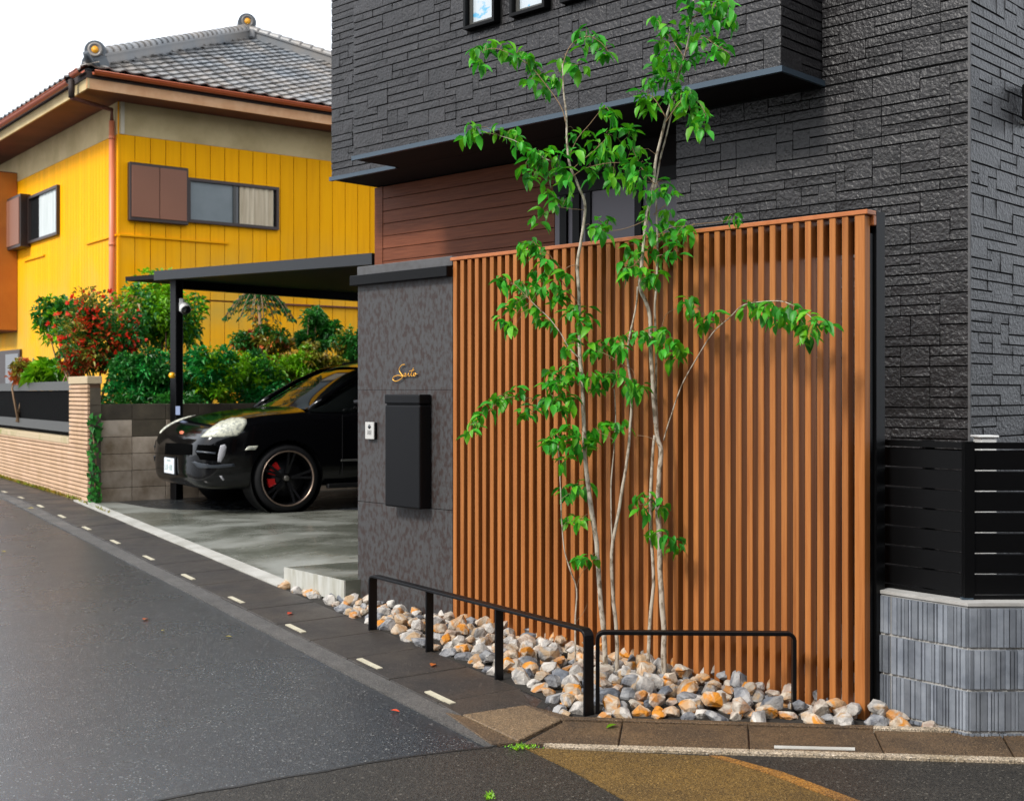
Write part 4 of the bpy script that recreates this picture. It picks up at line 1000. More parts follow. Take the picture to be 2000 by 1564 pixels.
for M_, me in leaves[300:]:
    mm = me.materials[0]; q.setdefault(mm.name, (MB(), mm))[0].add([M_ @ v.co for v in me.vertices], [tuple(p.vertices) for p in me.polygons], smooth=True)
for mb, mm in q.values(): mb.build('foliage', mm, tr, kind='stuff')

# ---------------------------------------------------------------- loose rocks
def rockmat(nm, c1, c2, c3):
    m = mat(nm, c1, .72, var=c2, scale=14, detail=8, bump=.8, bscale=70, bdist=.008, contrast=(.42,.60), dist=.6, isl=.16)
    N, L, b = nodes(m); oi = N.new('ShaderNodeObjectInfo'); old = b.inputs['Base Color'].links[0].from_socket
    ge = N.new('ShaderNodeNewGeometry'); ad = N.new('ShaderNodeVectorMath'); ad.operation = 'ADD'
    cb = N.new('ShaderNodeCombineXYZ'); mu = N.new('ShaderNodeMath'); mu.operation = 'MULTIPLY'; mu.inputs[1].default_value = 30
    L.new(oi.outputs['Random'], mu.inputs[0]); L.new(mu.outputs[0], cb.inputs[0]); L.new(ge.outputs['Position'], ad.inputs[0]); L.new(cb.outputs[0], ad.inputs[1])
    n = N.new('ShaderNodeTexNoise'); n.inputs['Scale'].default_value = 9; n.inputs['Detail'].default_value = 6; n.inputs['Distortion'].default_value = .8; L.new(ad.outputs[0], n.inputs['Vector'])
    r = N.new('ShaderNodeMapRange'); r.inputs[1].default_value = .53; r.inputs[2].default_value = .60; L.new(n.outputs['Fac'], r.inputs[0])
    mx = N.new('ShaderNodeMixRGB'); mx.inputs[2].default_value = (*c3, 1); L.new(r.outputs[0], mx.inputs[0]); L.new(old, mx.inputs[1]); L.new(mx.outputs[0], b.inputs['Base Color'])
    return m
RM = [('pale grey', rockmat('pale_rock', (.54,.50,.45), (.26,.245,.23), (.42,.29,.17))),
      ('orange-stained', rockmat('orange_rock', (.50,.43,.34), (.40,.24,.12), (.58,.22,.015))),
      ('blue-grey', rockmat('blue_rock', (.26,.26,.265), (.11,.115,.13), (.34,.33,.32))),
      ('cream', rockmat('cream_rock', (.47,.42,.35), (.30,.22,.17), (.46,.20,.05))),
      ('dark grey', rockmat('dark_rock', (.085,.095,.115), (.16,.17,.19), (.22,.21,.20)))]
def rock_mesh(seed, m):
    rr = random.Random(seed); bm = bmesh.new()
    ax = (1, rr.uniform(.62,.9), rr.uniform(.5,.8))
    for i in range(26):
        d = V(rr.gauss(0,1), rr.gauss(0,1), rr.gauss(0,1)).normalized()*rr.uniform(.82,1.0)
        bm.verts.new((d.x*ax[0], d.y*ax[1], d.z*ax[2]))
    bmesh.ops.convex_hull(bm, input=bm.verts)
    for v in [v for v in bm.verts if not v.link_faces]: bm.verts.remove(v)
    bmesh.ops.dissolve_limit(bm, angle_limit=R(14), verts=bm.verts, edges=bm.edges)
    bmesh.ops.bevel(bm, geom=bm.edges[:], offset=.055, segments=2, affect='EDGES', profile=.6, clamp_overlap=True)
    bmesh.ops.triangulate(bm, faces=bm.faces)
    bmesh.ops.recalc_face_normals(bm, faces=bm.faces)
    for v in bm.verts: v.co += v.normal*.07*noise.noise(v.co*3.1+V(seed,0,0)) + v.normal*.05*noise.noise(v.co*8+V(0,seed,0))
    me = bpy.data.meshes.new('rock'); bm.to_mesh(me); bm.free(); me.materials.append(m)
    for p in me.polygons: p.use_smooth = True
    try: me.set_sharp_from_angle(angle=R(28))
    except Exception: pass
    return me
RME = [(c, rock_mesh(ci*10+i, m)) for ci, (c, m) in enumerate(RM) for i in range(4 if ci < 4 else 2)]
poly = [gnd(1092,1404), gnd(1300,1409), gnd(1600,1417), gnd(1780,1424), V(1.80,5.66,0), FO+FN*.10-FD*.02, FO+FD*2.9+FN*.06, FO+FD*3.75-FN*.03, V(-1.03,8.12,0), A+V(.10,-.14,0), A+V(-.05,.02,0), rp(3.8,.64), rp(.5,.64)]
poly2 = [gnd(1700,1421), gnd(1905,1428), C0+nl*.03, C0+bl*.40+nl*.03]
def inside(p, P):
    c = False; n = len(P)
    for i in range(n):
        a, b = P[i], P[(i+1) % n]
        if (a.y > p.y) != (b.y > p.y) and p.x < (b.x-a.x)*(p.y-a.y)/(b.y-a.y)+a.x: c = not c
    return c
def dseg(p, a, b):
    p = V(p[0],p[1],0); a = V(a[0],a[1],0); d = V(b[0],b[1],0)-a; t = max(0, min(1, (p-a).dot(d)/max(d.dot(d),1e-9))); return (p-a-d*t).length
xs_ = [p.x for p in poly]; ys_ = [p.y for p in poly]; pts_ = []
rr = random.Random(11)
for tries in range(9000):
    p = V(rr.uniform(min(xs_), 2.1), rr.uniform(5.3, max(ys_)), 0)
    if not (inside(p, poly) or inside(p, poly2)): continue
    r = rr.uniform(.040,.078) if rr.random() < .8 else rr.uniform(.072,.084)
    r *= .92
    
    if dseg(p, K0, K0) < .05 or dseg(p, J0, J0) < .05 or dseg(p, J1, J1) < .05: continue
    if all((p-q_[0]).length > (r+q_[1])*.72 for q_ in pts_): pts_.append((p, r, 0))
lay1 = list(pts_)
up = []
for tries in range(3000):
    p0, r0, _ = rr.choice(lay1); p = p0 + V(rr.uniform(-.07,.07), rr.uniform(-.07,.07), 0)
    if not inside(p, poly): continue
    if dseg(p, rp(.5,.62), rp(3.8,.62)) < .12 or dseg(p, gnd(1100,1404), gnd(1780,1424)) < .10: continue
    r = rr.uniform(.038,.075)
    if all((p-q_[0]).length > (r+q_[1])*.86 for q_ in up): up.append((p, r, 1))
rr.shuffle(up); allr = lay1 + up
allr = [r for r in allr if (lambda t: True)(0)]
def zone(p):
    if p.x > 1.62: return 'against the ribbed block wall'
    if dseg(p, FO, FO+FD*2.82) < .12: return 'at the foot of the wood slats'
    if dseg(p, FO+FD*2.83, FO+FD*3.75) < .22: return 'below the slate-tiled pillar'
    if p.y > 8.0: return 'beside the concrete step'
    if abs(p.x-.37) < .14 and p.y < 6.0: return 'around the guard rail corner posts'
    if p.y < 5.78 and p.x > .4: return 'along the brown front kerb'
    if dseg(p, TB_, TB_) < .30: return 'by the tree stems'
    if dseg(p, rp(.5,.62), rp(3.8,.62)) < .16: return 'along the street kerb'
    if dseg(p, K0, K1) < .14: return 'under the long guard rail'
    if dseg(p, J0, J1) < .3: return 'behind the short guard rail'
    return 'in the middle of the rock bed'
cw = [.30,.27,.15,.20,.08]
rocks = []
for (p, r, lay) in allr:
    ci = rr.choices(range(5), cw)[0]; c, me = rr.choice([x for x in RME if x[0] == RM[ci][0]])
    fd_ = min(dseg(p, FO, FO+FD*2.8), .5); pile = .05*(1-fd_/.5)
    z = g(p.y) + r*.22 + lay*(.032+pile*.25)
    rocks.append((p.length, p, r, lay, c, me, z))
rocks.sort(key=lambda t: t[0]-.25*t[3])
front = [t for t in rocks][:300]
made = []
for (_, p, r, lay, c, me, z) in front:
    o = link('rock', me, loc=(p.x,p.y,z), rot=(rr.uniform(-.45,.45), rr.uniform(-.45,.45), rr.uniform(0,6.28)), scale=(r*1.14,r*1.14,r*1.06))
    sz = 'large' if r > .072 else ('small' if r < .052 else 'medium')
    made.append((p.x/p.y, '%s %s rock %s%s' % (sz, c, 'on top ' if lay else '', zone(p)), o))
byl = {}
for t_ in sorted(made, key=lambda t: t[0]): byl.setdefault(t_[1], []).append(t_[2])
ORD = ['leftmost','second from left','third from left','fourth from left','fifth from left','sixth from left','seventh from left','eighth from left','ninth from left','tenth from left']
for lb, os_ in byl.items():
    for i, o in enumerate(os_):
        tag(o, lb + ('' if len(os_) == 1 else (', ' + ('rightmost' if i == len(os_)-1 else ORD[min(i, 9)]))), 'rock', 'loose angular rocks in the bed by the kerb')
q = {}
for (_, p, r, lay, c, me, z) in rocks[300:]:
    M_ = Matrix.Translation((p.x,p.y,z)) @ Matrix.Rotation(rr.uniform(0,6.28), 4, 'Z') @ Matrix.Scale(r*1.1, 4)
    mm = me.materials[0]; q.setdefault(mm.name, (MB(), mm))[0].add([M_ @ v.co for v in me.vertices], [tuple(f.vertices) for f in me.polygons], smooth=True)
if q:
    allm = [v[1] for v in q.values()]; mb = MB()
    for i, (m_, mm) in enumerate(q.values()): mb.add(m_.v, m_.f, i, True)
    tag(mb.build('rock_pile', allm, kind='stuff'), 'more rocks of the bed')

# ---------------------------------------------------------------- garden plants behind the walls
def foliage(c, rad, n, size, rr, clumps=26, asp=.45, flat=.3):
    q = MB(); cs = []
    for i in range(clumps):
        d = V(rr.gauss(0,1), rr.gauss(0,1), rr.gauss(0,1)).normalized()*rr.uniform(.35,1.0)
        cs.append((V(c.x+d.x*rad[0], c.y+d.y*rad[1], c.z+d.z*rad[2]), rr.uniform(.16,.34)))
    mr = (rad[0]+rad[2])/2
    for i in range(n):
        cc, cr = rr.choice(cs)
        d = V(rr.gauss(0,1), rr.gauss(0,1), rr.gauss(0,1)); d = d.normalized()*(rr.random()**.4)*cr*mr
        p = cc + d; o = (d.normalized()*.6 + V(rr.uniform(-1,1), rr.uniform(-1,1), rr.uniform(-.5,.9))).normalized()
        L_ = size*rr.uniform(.6,1.3); w2 = L_*asp*.5; s = o.cross(UP); s = s.normalized() if s.length > .01 else V(1,0,0)
        up = s.cross(o); s = (s + up*rr.uniform(-.7,.7)).normalized(); mid = p+o*L_*.5+UP*L_*.12
        q.add([p, mid-s*w2, p+o*L_-UP*L_*flat, mid+s*w2], [(0,1,2),(0,2,3)], smooth=False)
    return q, cs
def plant(name, label, cat, px, py, Yc, rx, ry, n, size, m, seed, flowers=None, base=1.1, ryd=None, grp=None, asp=.45, second=None, clumps=26):
    rr = random.Random(seed); c = at(px, py, Yc); rad = (rx/F*Yc, (ryd or rx/F*Yc*.8), ry/F*Yc)
    t = thing(name, label, cat, (c.x, c.y, base), group=grp)
    q, cs = foliage(c, rad, n, size, rr, clumps, asp); q.build('foliage', m, t, kind='stuff')
    if second:
        q2, _ = foliage(c+V(0,-.1,.05), (rad[0]*.95,rad[1]*.9,rad[2]*.95), int(n*.35), size, rr, clumps//2, asp); q2.build('foliage', second, t, kind='stuff')
    q = MB()
    for i in range(6):
        a = V(c.x+rr.uniform(-.12,.12), c.y+rr.uniform(-.1,.1), base); b = cs[i % len(cs)][0]
        q.tube([a, (a+b)*.5+V(rr.uniform(-.1,.1),0,.1), b], [.02,.014,.006], n=5)
    q.build('stems', M_twig, t)
    if flowers:
        fm, fn, fs = flowers; q = MB()
        for i in range(fn):
            cc, cr = rr.choice(cs); d = V(rr.gauss(0,1), -abs(rr.gauss(0,1))-.3, rr.gauss(0,1)).normalized()
            p = cc + d*cr*(rad[0]+rad[2])/2*1.02
            for k in range(4):
                e = (d+V(rr.uniform(-1,1), rr.uniform(-.6,.6), rr.uniform(-1,1))*.9).normalized(); s = e.orthogonal().normalized()
                q.add([p, p+e*fs+s*fs*.4, p+e*fs*1.5, p+e*fs-s*fs*.4], [(0,1,2,3)])
        q.build('flowers', fm, t, kind='stuff')
    return t
plant('light_green_tree', 'bright light-green leafy tree behind the carport post', 'tree', 305, 622, 17.6, 98, 78, 4600, .095, M_hlime, 1, second=M_hdark, clumps=44)
plant('small_leafy_shrub', 'light green shrub left of the red-flowering shrub', 'shrub', 122, 625, 16.8, 55, 42, 1400, .10, M_hlime, 2, second=M_hdark)
plant('flowering_shrub', 'tall shrub covered with small red flowers behind the brick pillar', 'shrub', 200, 655, 15.6, 84, 95, 4200, .075, M_hdark, 3, flowers=(M_red, 460, .038), clumps=50, second=M_hyel)
plant('red_shrub', 'orange-red leaved shrub right above the brick pillar', 'shrub', 140, 705, 15.2, 30, 32, 420, .06, M_oran, 4, flowers=(M_red, 70, .03), second=M_hdark)
plant('teal_shrub', 'dense blue-green shrub left of the carport post above the block wall', 'shrub', 285, 740, 15.2, 68, 60, 4200, .075, M_hteal, 5, second=M_hdark, clumps=36)
plant('dark_green_shrub', 'dense dark green shrub right of the carport post', 'shrub', 405, 742, 15.6, 64, 68, 4200, .075, M_hteal, 6, second=M_hlime, clumps=36)
plant('green_shrub', 'green shrub behind the bonnet of the parked car', 'shrub', 500, 742, 16.4, 66, 66, 4200, .075, M_hdark, 7, second=M_hlime, clumps=36)
plant('olive_shrub', 'yellowish green shrub with orange young leaves before the yellow cladding', 'shrub', 505, 672, 17.4, 66, 36, 2600, .075, M_hyel, 8, second=M_hdark, flowers=(M_oran, 60, .05))
plant('broad_shrub', 'green and yellow shrub above the windscreen of the parked car', 'shrub', 610, 722, 17.0, 68, 52, 4000, .075, M_hyel, 9, second=M_hlime, clumps=36)
plant('round_dark_shrub', 'dark bushy round shrub under the right end of the carport', 'shrub', 622, 645, 18.0, 46, 42, 2600, .085, M_hdark, 10, clumps=26)
plant('end_shrub', 'light olive shrub beside the slate-tiled pillar', 'shrub', 690, 690, 17.6, 48, 44, 2200, .075, M_hyel, 11, second=M_hdark)
plant('low_hedge', 'low dark hedge along the top of the block wall', 'hedge', 300, 790, 14.9, 120, 12, 1400, .08, M_hdark, 12, ryd=.25, clumps=60)
plant('low_hedge', 'low green hedge behind the car roof line', 'hedge', 560, 775, 16.0, 130, 16, 1400, .08, M_hteal, 13, ryd=.25, clumps=60)
plant('orange_shrub', 'small orange-leaved shrub above the black screen at the far left', 'shrub', 48, 728, 17.2, 28, 24, 500, .09, M_oran, 14, second=M_hyel)
plant('lime_plant', 'lime green broad-leaved plant above the black metal screen', 'plant', 92, 728, 16.6, 34, 20, 400, .17, M_hlime, 15)
# fronds hanging below the carport roof
t = thing('fern_tree', 'tree with drooping feathery fronds under the carport roof', 'tree', tuple(at(500,640,17.2))[:2]+(1.1,))
c = at(505, 568, 17.2); rr2 = random.Random(5); q = MB(); q3 = MB()
for k in range(44):
    a = rr2.uniform(0,6.28); Lf = rr2.uniform(.32,.52); d = V(math.cos(a), math.sin(a)*.7, 0); P = []
    for i in range(7):
        u = i/6; P.append(c + d*Lf*u + UP*(.10*u-.42*u*u)*1.0*Lf/.4)
    q3.tube(P, .005, n=4)
    for i in range(1, 7):
        for sg in (-1, 1):
            s = d.cross(UP)*sg; p = P[i]; L_ = .13*(1-.4*i/6)
            q.add([p, p+s*L_*.5+d*.03-UP*.01, p+s*L_+d*.02-UP*L_*.7, p+s*L_*.4-UP*.03], [(0,1,2,3)])
q.build('fronds', M_hfern, t, kind='stuff'); q3.build('stalks', M_twig, t, kind='stuff')
MB().tube([V(c.x+.1,c.y,1.1), V(c.x+.05,c.y,1.9), c], [.04,.03,.02], n=8).build('trunk', M_twig, t)
# ivy on the dark end of the brick wall, moss and weeds along its foot
rr2 = random.Random(9); t = thing('ivy', 'strand of ivy climbing the dark end of the tan brick wall', 'plant', (Wc.x+.1,Wc.y,.25)); q = MB()
for k in range(150):
    z = .27+1.0*rr2.random()**1.6; p = Wc+RN*rr2.uniform(.0,.13)-RD*(.03+rr2.random()*.05)+UP*z; s = rr2.uniform(.02,.045); o = V(rr2.uniform(-1,1),-1,rr2.uniform(-.8,.4)).normalized(); e = o.cross(V(rr2.uniform(-1,1),.2,1)).normalized(); f = o.cross(e)
    q.add([p, p+e*s+f*s*.3, p+f*s*1.3-UP*.01, p-e*s+f*s*.3], [(0,1,2,3)])
q.build('foliage', M_hdark, t, kind='stuff'); MB().tube([Wc+RN*.06-RD*.03+UP*.2, Wc+RN*.09-RD*.03+UP*.7, Wc+RN*.05-RD*.03+UP*1.1], .008, n=5).build('stem', M_twig, t)
q = MB()
for k in range(1500):
    s = 8.5+rr2.random()**.8*7; w_ = .62+abs(rr2.gauss(0,.05)); 
    if s < 9.75: w_ = .60+abs(rr2.gauss(0,.015)); 
    p = rp(s, w_+.03); p.z = g(p.y)+.01; hgt = rr2.uniform(.015,.06); d = V(rr2.uniform(-.6,.6), rr2.uniform(-.6,.2), 1).normalized(); e = V(rr2.uniform(-1,1), rr2.uniform(-1,1), 0).normalized()*.012
    if s > 9.8 or rr2.random() < .2: q.add([p-e, p+e, p+d*hgt], [(0,1,2)])
tag(q.build('weeds', M_hyel, kind='stuff'), 'thin strip of moss and weeds along the wall foot', 'weeds')
q = MB()
for k in range(170):
    p = gnd(1020+rr2.gauss(0,14), 1465+rr2.gauss(0,3)) if k < 120 else gnd(955+rr2.gauss(0,5), 1560+rr2.gauss(0,3)); p.z += .012; d = V(rr2.uniform(-1,1), rr2.uniform(-1,1), .5).normalized(); e = d.cross(UP).normalized()*.004
    q.add([p-e, p+e, p+d*rr2.uniform(.006,.02)], [(0,1,2)])
tag(q.build('moss', M_hlime, kind='stuff'), 'specks of green moss in the kerb corner joint', 'moss')
# fallen leaves
for px, py, m, lb, s in ((562,1199,M_red,'curled dark red fallen leaf on the kerb slabs',.07),(281,1210,M_oran,'orange fallen leaf on the open asphalt',.07),(763,1386,M_red,'reddish fallen leaf on the asphalt near the tan corner slab',.05),
                     (842,1300,M_oran,'orange fallen leaf on the kerb edge beside the rocks',.07),(440,1242,M_leafyel,'small yellow leaf on the asphalt near the gutter',.04),(1205,1414,M_hlime,'yellow-green fallen leaf at the edge of the front kerb',.07),
                     (3,1076,M_leafyel,'pale scrap on the asphalt at the left edge',.06),(66,992,M_leafyel,'pale fallen leaf in the gutter by the brick wall',.07),(315,1231,M_leafyel,'tiny pale leaf on the middle of the asphalt',.03)):
    p = gnd(px, py, .022 if px not in (281,763,440,3,315) else .010); o = link('fallen_leaf', leaf_mesh('fallen_leaf', m, s, s*.5, .1, .35, px), loc=p, rot=(rnd.uniform(-.1,.1), -.05, rnd.uniform(0,6.28))); tag(o, lb, 'leaf')

# ---------------------------------------------------------------- parked car
from mathutils.bvhtree import BVHTree
M_paint = mat('black_car_paint', (.0018,.0019,.0024), .12, spec=.32, coat=.25)
M_trim = mat('black_car_trim', (.004,.004,.0045), .5, spec=.3)
M_tyre = mat('tyre_rubber', (.006,.006,.0065), .75, spec=.2)
M_rimd = mat('dark_rim', (.008,.008,.009), .3, spec=.4)
M_lip2 = mat('bronze_rim_lip', (.30,.22,.17), .35, metal=.8)
M_cal = mat('red_caliper', (.60,.012,.012), .35)
M_lens = mat('milky_headlamp', (.62,.62,.50), .2, spec=.5, var=(.30,.31,.28), scale=30, contrast=(.45,.62))
M_cglass = mat('tinted_glass', (.004,.005,.005), .04, spec=.6)
M_chrome = mat('chrome', (.55,.56,.58), .18, metal=1)
fw_ = V(-.841,-.541,0); lf_ = V(.541,-.841,0)
CO = V(-2.87, 13.71, .247)
car = thing('parked_car', 'glossy black SUV parked nose-out under the carport', 'car', tuple(CO), math.atan2(fw_.y, fw_.x))
CM = Matrix.Translation(CO) @ Matrix.Rotation(math.atan2(fw_.y, fw_.x), 4, 'Z')
ST = [(.945,.50,.40,.62,.66),(.925,.66,.34,.68,.72),(.88,.80,.28,.77,.82),(.78,.88,.25,.86,.915),(.60,.935,.24,.94,.995),(.40,.96,.24,.985,1.045),(.1,.968,.24,1.02,1.085),(-.2,.968,.24,1.035,1.10),(-.38,.965,.24,1.05,1.12),
      (-1.0,.965,.24,1.07,1.14),(-1.6,.968,.24,1.08,1.15),(-2.3,.972,.24,1.09,1.15),(-2.85,.972,.24,1.09,1.15),(-3.3,.955,.28,1.08,1.13),(-3.65,.90,.38,1.05,1.10),(-3.84,.80,.46,.98,1.04),(-3.87,.6,.55,.9,.94)]
def sect(s):
    x, w_, zb, zs, zt = s; f = min(1, (zs-zb)/.6)
    h = [(0,zb),(.55*w_,zb),(.86*w_,zb+.01),(.965*w_,zb+.07),(.985*w_,zb+.22*f+.02),(w_,zb+.40*f+.03),(.992*w_,zs-.09*f-.02),(.955*w_,zs-.015),(.86*w_,zs+.012),(.72*w_,zs+(zt-zs)*.55),(.40*w_,zt-.004),(0,zt)]
    return [(x, y, z) for y, z in h] + [(x, -y, z) for y, z in h[-2:0:-1]]
secs = [sect(s) for s in ST]; nn = len(secs[0]); mb = MB()
vs = [v for s in secs for v in s]
fs = [(i*nn+k, i*nn+(k+1)%nn, (i+1)*nn+(k+1)%nn, (i+1)*nn+k) for i in range(len(secs)-1) for k in range(nn)]
fs += [tuple(range(nn))[::-1], tuple(range((len(secs)-1)*nn, len(secs)*nn))]
mb.add(vs, fs, smooth=True); me = mb.mesh('body', M_paint)
def bake(me, mods, name, mats):
    o = bpy.data.objects.new('tmp', me); COL.objects.link(o)
    for fn in mods: fn(o)
    dg = bpy.context.evaluated_depsgraph_get(); dg.update(); r = bpy.data.meshes.new_from_object(o.evaluated_get(dg)); r.name = name
    bpy.data.objects.remove(o); r.materials.clear()
    for m in mats: r.materials.append(m)
    return r
cut = MB()
for ax in (0, -2.855):
    for sg in (1, -1): cut.lathe((ax, sg*.62, .36), (0,sg,0), [(0,0),(.405,0),(.405,.5),(0,.5)], n=40)
cme = cut.mesh('cut', M_trim); bmx = bmesh.new(); bmx.from_mesh(cme); bmesh.ops.remove_doubles(bmx, verts=bmx.verts, dist=1e-5); bmesh.ops.recalc_face_normals(bmx, faces=bmx.faces); bmx.to_mesh(cme); bmx.free()
cobj = bpy.data.objects.new('cut', cme); COL.objects.link(cobj)
bmx = bmesh.new(); bmx.from_mesh(me); bmesh.ops.recalc_face_normals(bmx, faces=bmx.faces); bmx.to_mesh(me); bmx.free()
def sub(o): m = o.modifiers.new('s', 'SUBSURF'); m.levels = 2
def boo(o): m = o.modifiers.new('b', 'BOOLEAN'); m.object = cobj; m.operation = 'DIFFERENCE'; m.solver = 'EXACT'
full = bake(me, [sub], 'body', [M_paint])
bm3 = bmesh.new(); bm3.from_mesh(full); bm3.transform(CM); bm3.normal_update(); BV = BVHTree.FromBMesh(bm3); bm3.free()
body = bake(me, [sub, boo], 'body', [M_paint]); bpy.data.objects.remove(cobj)
for p in body.polygons: p.use_smooth = True
try: body.set_sharp_from_angle(angle=R(35))
except Exception: pass
link('body', body).parent = car
# wheel houses
for ax in (0, -2.855):
    for sg in (1, -1):
        q = MB(); q.lathe((ax, sg*.635, .36), (0,sg,0), [(0,0),(.40,0),(.40,.30)], n=32); link('wheel_arch', q.mesh('wheel_arch', M_trim)).parent = car
# cabin
GS = [(-.28,1.085,.80),(-.50,1.22,.80),(-.80,1.405,.775),(-1.08,1.545,.73),(-1.40,1.625,.70),(-2.0,1.665,.69),(-2.6,1.655,.68),(-3.1,1.60,.67),(-3.45,1.46,.68),(-3.72,1.16,.74)]
def gsec(x, zt, wt_):
    wb = .905 if x < -.45 else .86; zb = 1.05
    h = [(wb, zb), (wb*.985, min(zb+.05, zt)), (wt_+.10*(zt > 1.3)-.02, zb+(zt-zb)*.62), (wt_-.02, zt-.045*(zt > 1.2)), (wt_*.72, zt-.004), (0, zt+.012)]
    return [(x,y,z) for y,z in h]+[(x,-y,z) for y,z in h[-2::-1]]
gs = [gsec(*s) for s in GS]; gn = len(gs[0])
def gm(faces, nm, m, off=0, lv=2):
    q = MB(); q.add([v for s in gs for v in s], faces, smooth=True); me = q.mesh(nm, m)
    def so(o):
        if off: k = o.modifiers.new('t','SOLIDIFY'); k.thickness = off; k.offset = 1
    me = bake(me, [lambda o: sub(o), so], nm, [m]); o = link(nm, me); o.parent = car; return o
F4 = lambda i, k: (i*gn+k, i*gn+k+1, (i+1)*gn+k+1, (i+1)*gn+k)
allf = [F4(i,k) for i in range(len(gs)-1) for k in range(gn-1)]
cab = gm(allf, 'cabin_glass', M_cglass)
roof = []
gs = [[(x, y*1.008, z+.006) for x, y, z in s] for s in gs]
gm([F4(i,k) for i in range(3, 8) for k in range(3, 7)], 'roof', M_paint, lv=2)
# pillars and trims as tubes on the cabin edge
for sg in (1, -1):
    ap = [(-.30,.80,1.08),(-.50,.785,1.215),(-.80,.765,1.385),(-1.08,.725,1.515),(-1.40,.69,1.59)]
    q = MB(); q.tube([V(x,sg*(y+.01),z) for x,y,z in ap], [.028,.028,.026,.025,.022], n=8); link('front_pillar', q.mesh('front_pillar', M_paint)).parent = car
    q = MB(); q.tube([V(-1.40,sg*.70,1.60), V(-2.0,sg*.695,1.64), V(-2.6,sg*.69,1.63), V(-3.1,sg*.69,1.57)], .026, n=8); link('roof_rail', q.mesh('roof_rail', M_trim)).parent = car
    q = MB(); q.tube([V(-1.78,sg*.905,1.09), V(-1.80,sg*.84,1.36), V(-1.82,sg*.71,1.60)], .03, n=6); link('middle_pillar', q.mesh('middle_pillar', M_trim)).parent = car
    q = MB(); q.lathe((0,0,0),(1,0,0),[(0,-.10),(.05,-.09),(.075,-.05),(.08,.0),(.06,.06),(.02,.085),(0,.09)], n=16); mm = q.mesh('door_mirror', M_paint); o = link('door_mirror', mm); o.parent = car; o.location = (-.80, sg*1.05, 1.16); o.scale = (1,1.3,.85)
    q = MB(); q.tube([V(-.80,sg*.90,1.09), V(-.80,sg*1.0,1.13)], .022, n=6); link('mirror_arm', q.mesh('mirror_arm', M_trim)).parent = car
    q = MB(); q.obox((-2.35, sg*.975-.006, .52),(1.75,0,0),(0,.012,0),(0,0,.022)); link('door_moulding', q.mesh('door_moulding', M_greyrail, bevel=.003)).parent = car
    q = MB(); q.obox((-2.3, sg*.93-.02, .235),(1.85,0,0),(0,.06,0),(0,0,.05)); link('side_skirt', q.mesh('side_skirt', M_trim, bevel=.01)).parent = car
    for xj in (-.62, -1.72, -2.55):
        q = MB(); q.obox((xj, sg*.972-.003, .36),(.006,0,0),(0,.006,0),(0,0,.66)); link('door_seam', q.mesh('door_seam', M_tyre)).parent = car
IC = CM.inverted()
def cast(px, py):
    o = V(0,0,CAMZ); d = (at(px, py, 10)-o).normalized(); h = BV.ray_cast(o, d)
    if h[0] is None: return None
    return (h[0], h[1] if h[1].dot(d) < 0 else -h[1])
def patch(nm, pts, m, off=.006, bulge=.0, both=True, scale46=True):
    if scale46: pts = [(300+x/4.6, 680+y/4.6) for x, y in pts]
    cx = sum(x for x, y in pts)/len(pts); cy = sum(y for x, y in pts)/len(pts); fine = []
    for i in range(len(pts)):
        a, b = pts[i], pts[(i+1) % len(pts)]; fine += [(a[0]+(b[0]-a[0])*u/4, a[1]+(b[1]-a[1])*u/4) for u in range(4)]
    rings = []; k = len(fine); TI = IC.to_3x3()
    for f in (1.0, .85, .68, .5, .32, .15):
        ring = []
        for x, y in fine:
            h = cast(cx+(x-cx)*f, cy+(y-cy)*f)
            if h is None: h = cast(cx+(x-cx)*f*.9, cy+(y-cy)*f*.9)
            if h is None: print('patch miss', nm); return
            ring.append((IC @ h[0] + (TI @ h[1])*(off + bulge*(1-f*f)), TI @ h[1]))
        rings.append(ring)
    h = cast(cx, cy); c = IC @ h[0] + (TI @ h[1])*(off+bulge); out = None
    for sg in ((1,-1) if both else (1,)):
        f = lambda v: V(v.x, v.y*sg, v.z); q = MB()
        vs = [f(p-n*(off+.012)) for p, n in rings[0]] + [f(p) for rg in rings for p, n in rg] + [f(c)]
        fs = [(r_*k+i, r_*k+(i+1)%k, (r_+1)*k+(i+1)%k, (r_+1)*k+i) for r_ in range(6) for i in range(k)] + [(6*k+i, 6*k+(i+1)%k, 7*k) for i in range(k)]
        q.add(vs, fs, smooth=True); o = link(nm, q.mesh(nm, m)); o.parent = car; out = out or o
    return out
M_grl = mat('matt_grille', (.001,.001,.001), .9, spec=.02); M_bld = mat('satin_blade', (.035,.042,.052), .3, spec=.6)
M_lampg = mat('grey_lamp', (.34,.34,.36), .2, spec=.6)
hl = patch('headlight', [(425,798),(500,728),(600,662),(700,628),(790,622),(835,640),(838,672),(800,745),(755,785),(650,797),(520,800)], M_lens, .008, .016)
gr_ = [(110,850),(350,862),(345,990),(230,965),(115,950)]
patch('grille', [(110,852),(250,856),(350,866),(345,960),(230,960),(105,950)], M_grl, .006, 0, both=False)
patch('air_intake', [(400,866),(560,872),(585,900),(570,1010),(420,1000),(380,930)], M_grl, .006, 0)
patch('intake_bar', [(392,918),(560,935),(560,950),(392,935)], M_bld, .014, .003)
patch('fog_lamp', [(600,872),(640,862),(656,885),(640,960),(605,1025),(575,1020),(580,950)], M_lampg, .012, .010)
patch('bumper_blade', [(350,1020),(380,1015),(410,1048),(590,1052),(725,1035),(728,1060),(600,1075),(410,1075)], M_bld, .014, .006)
patch('side_marker', [(820,915),(850,880),(940,875),(915,912)], M_lens, .006, .006)
patch('badge', [(232,752),(255,740),(275,750),(262,770),(240,772)], mat('badge_red', (.55,.14,.06), .4), .004, .004, both=False)
patch('fog_light', [(592,1145),(612,1145),(636,1180),(622,1188)], M_lampg, .008, .004)
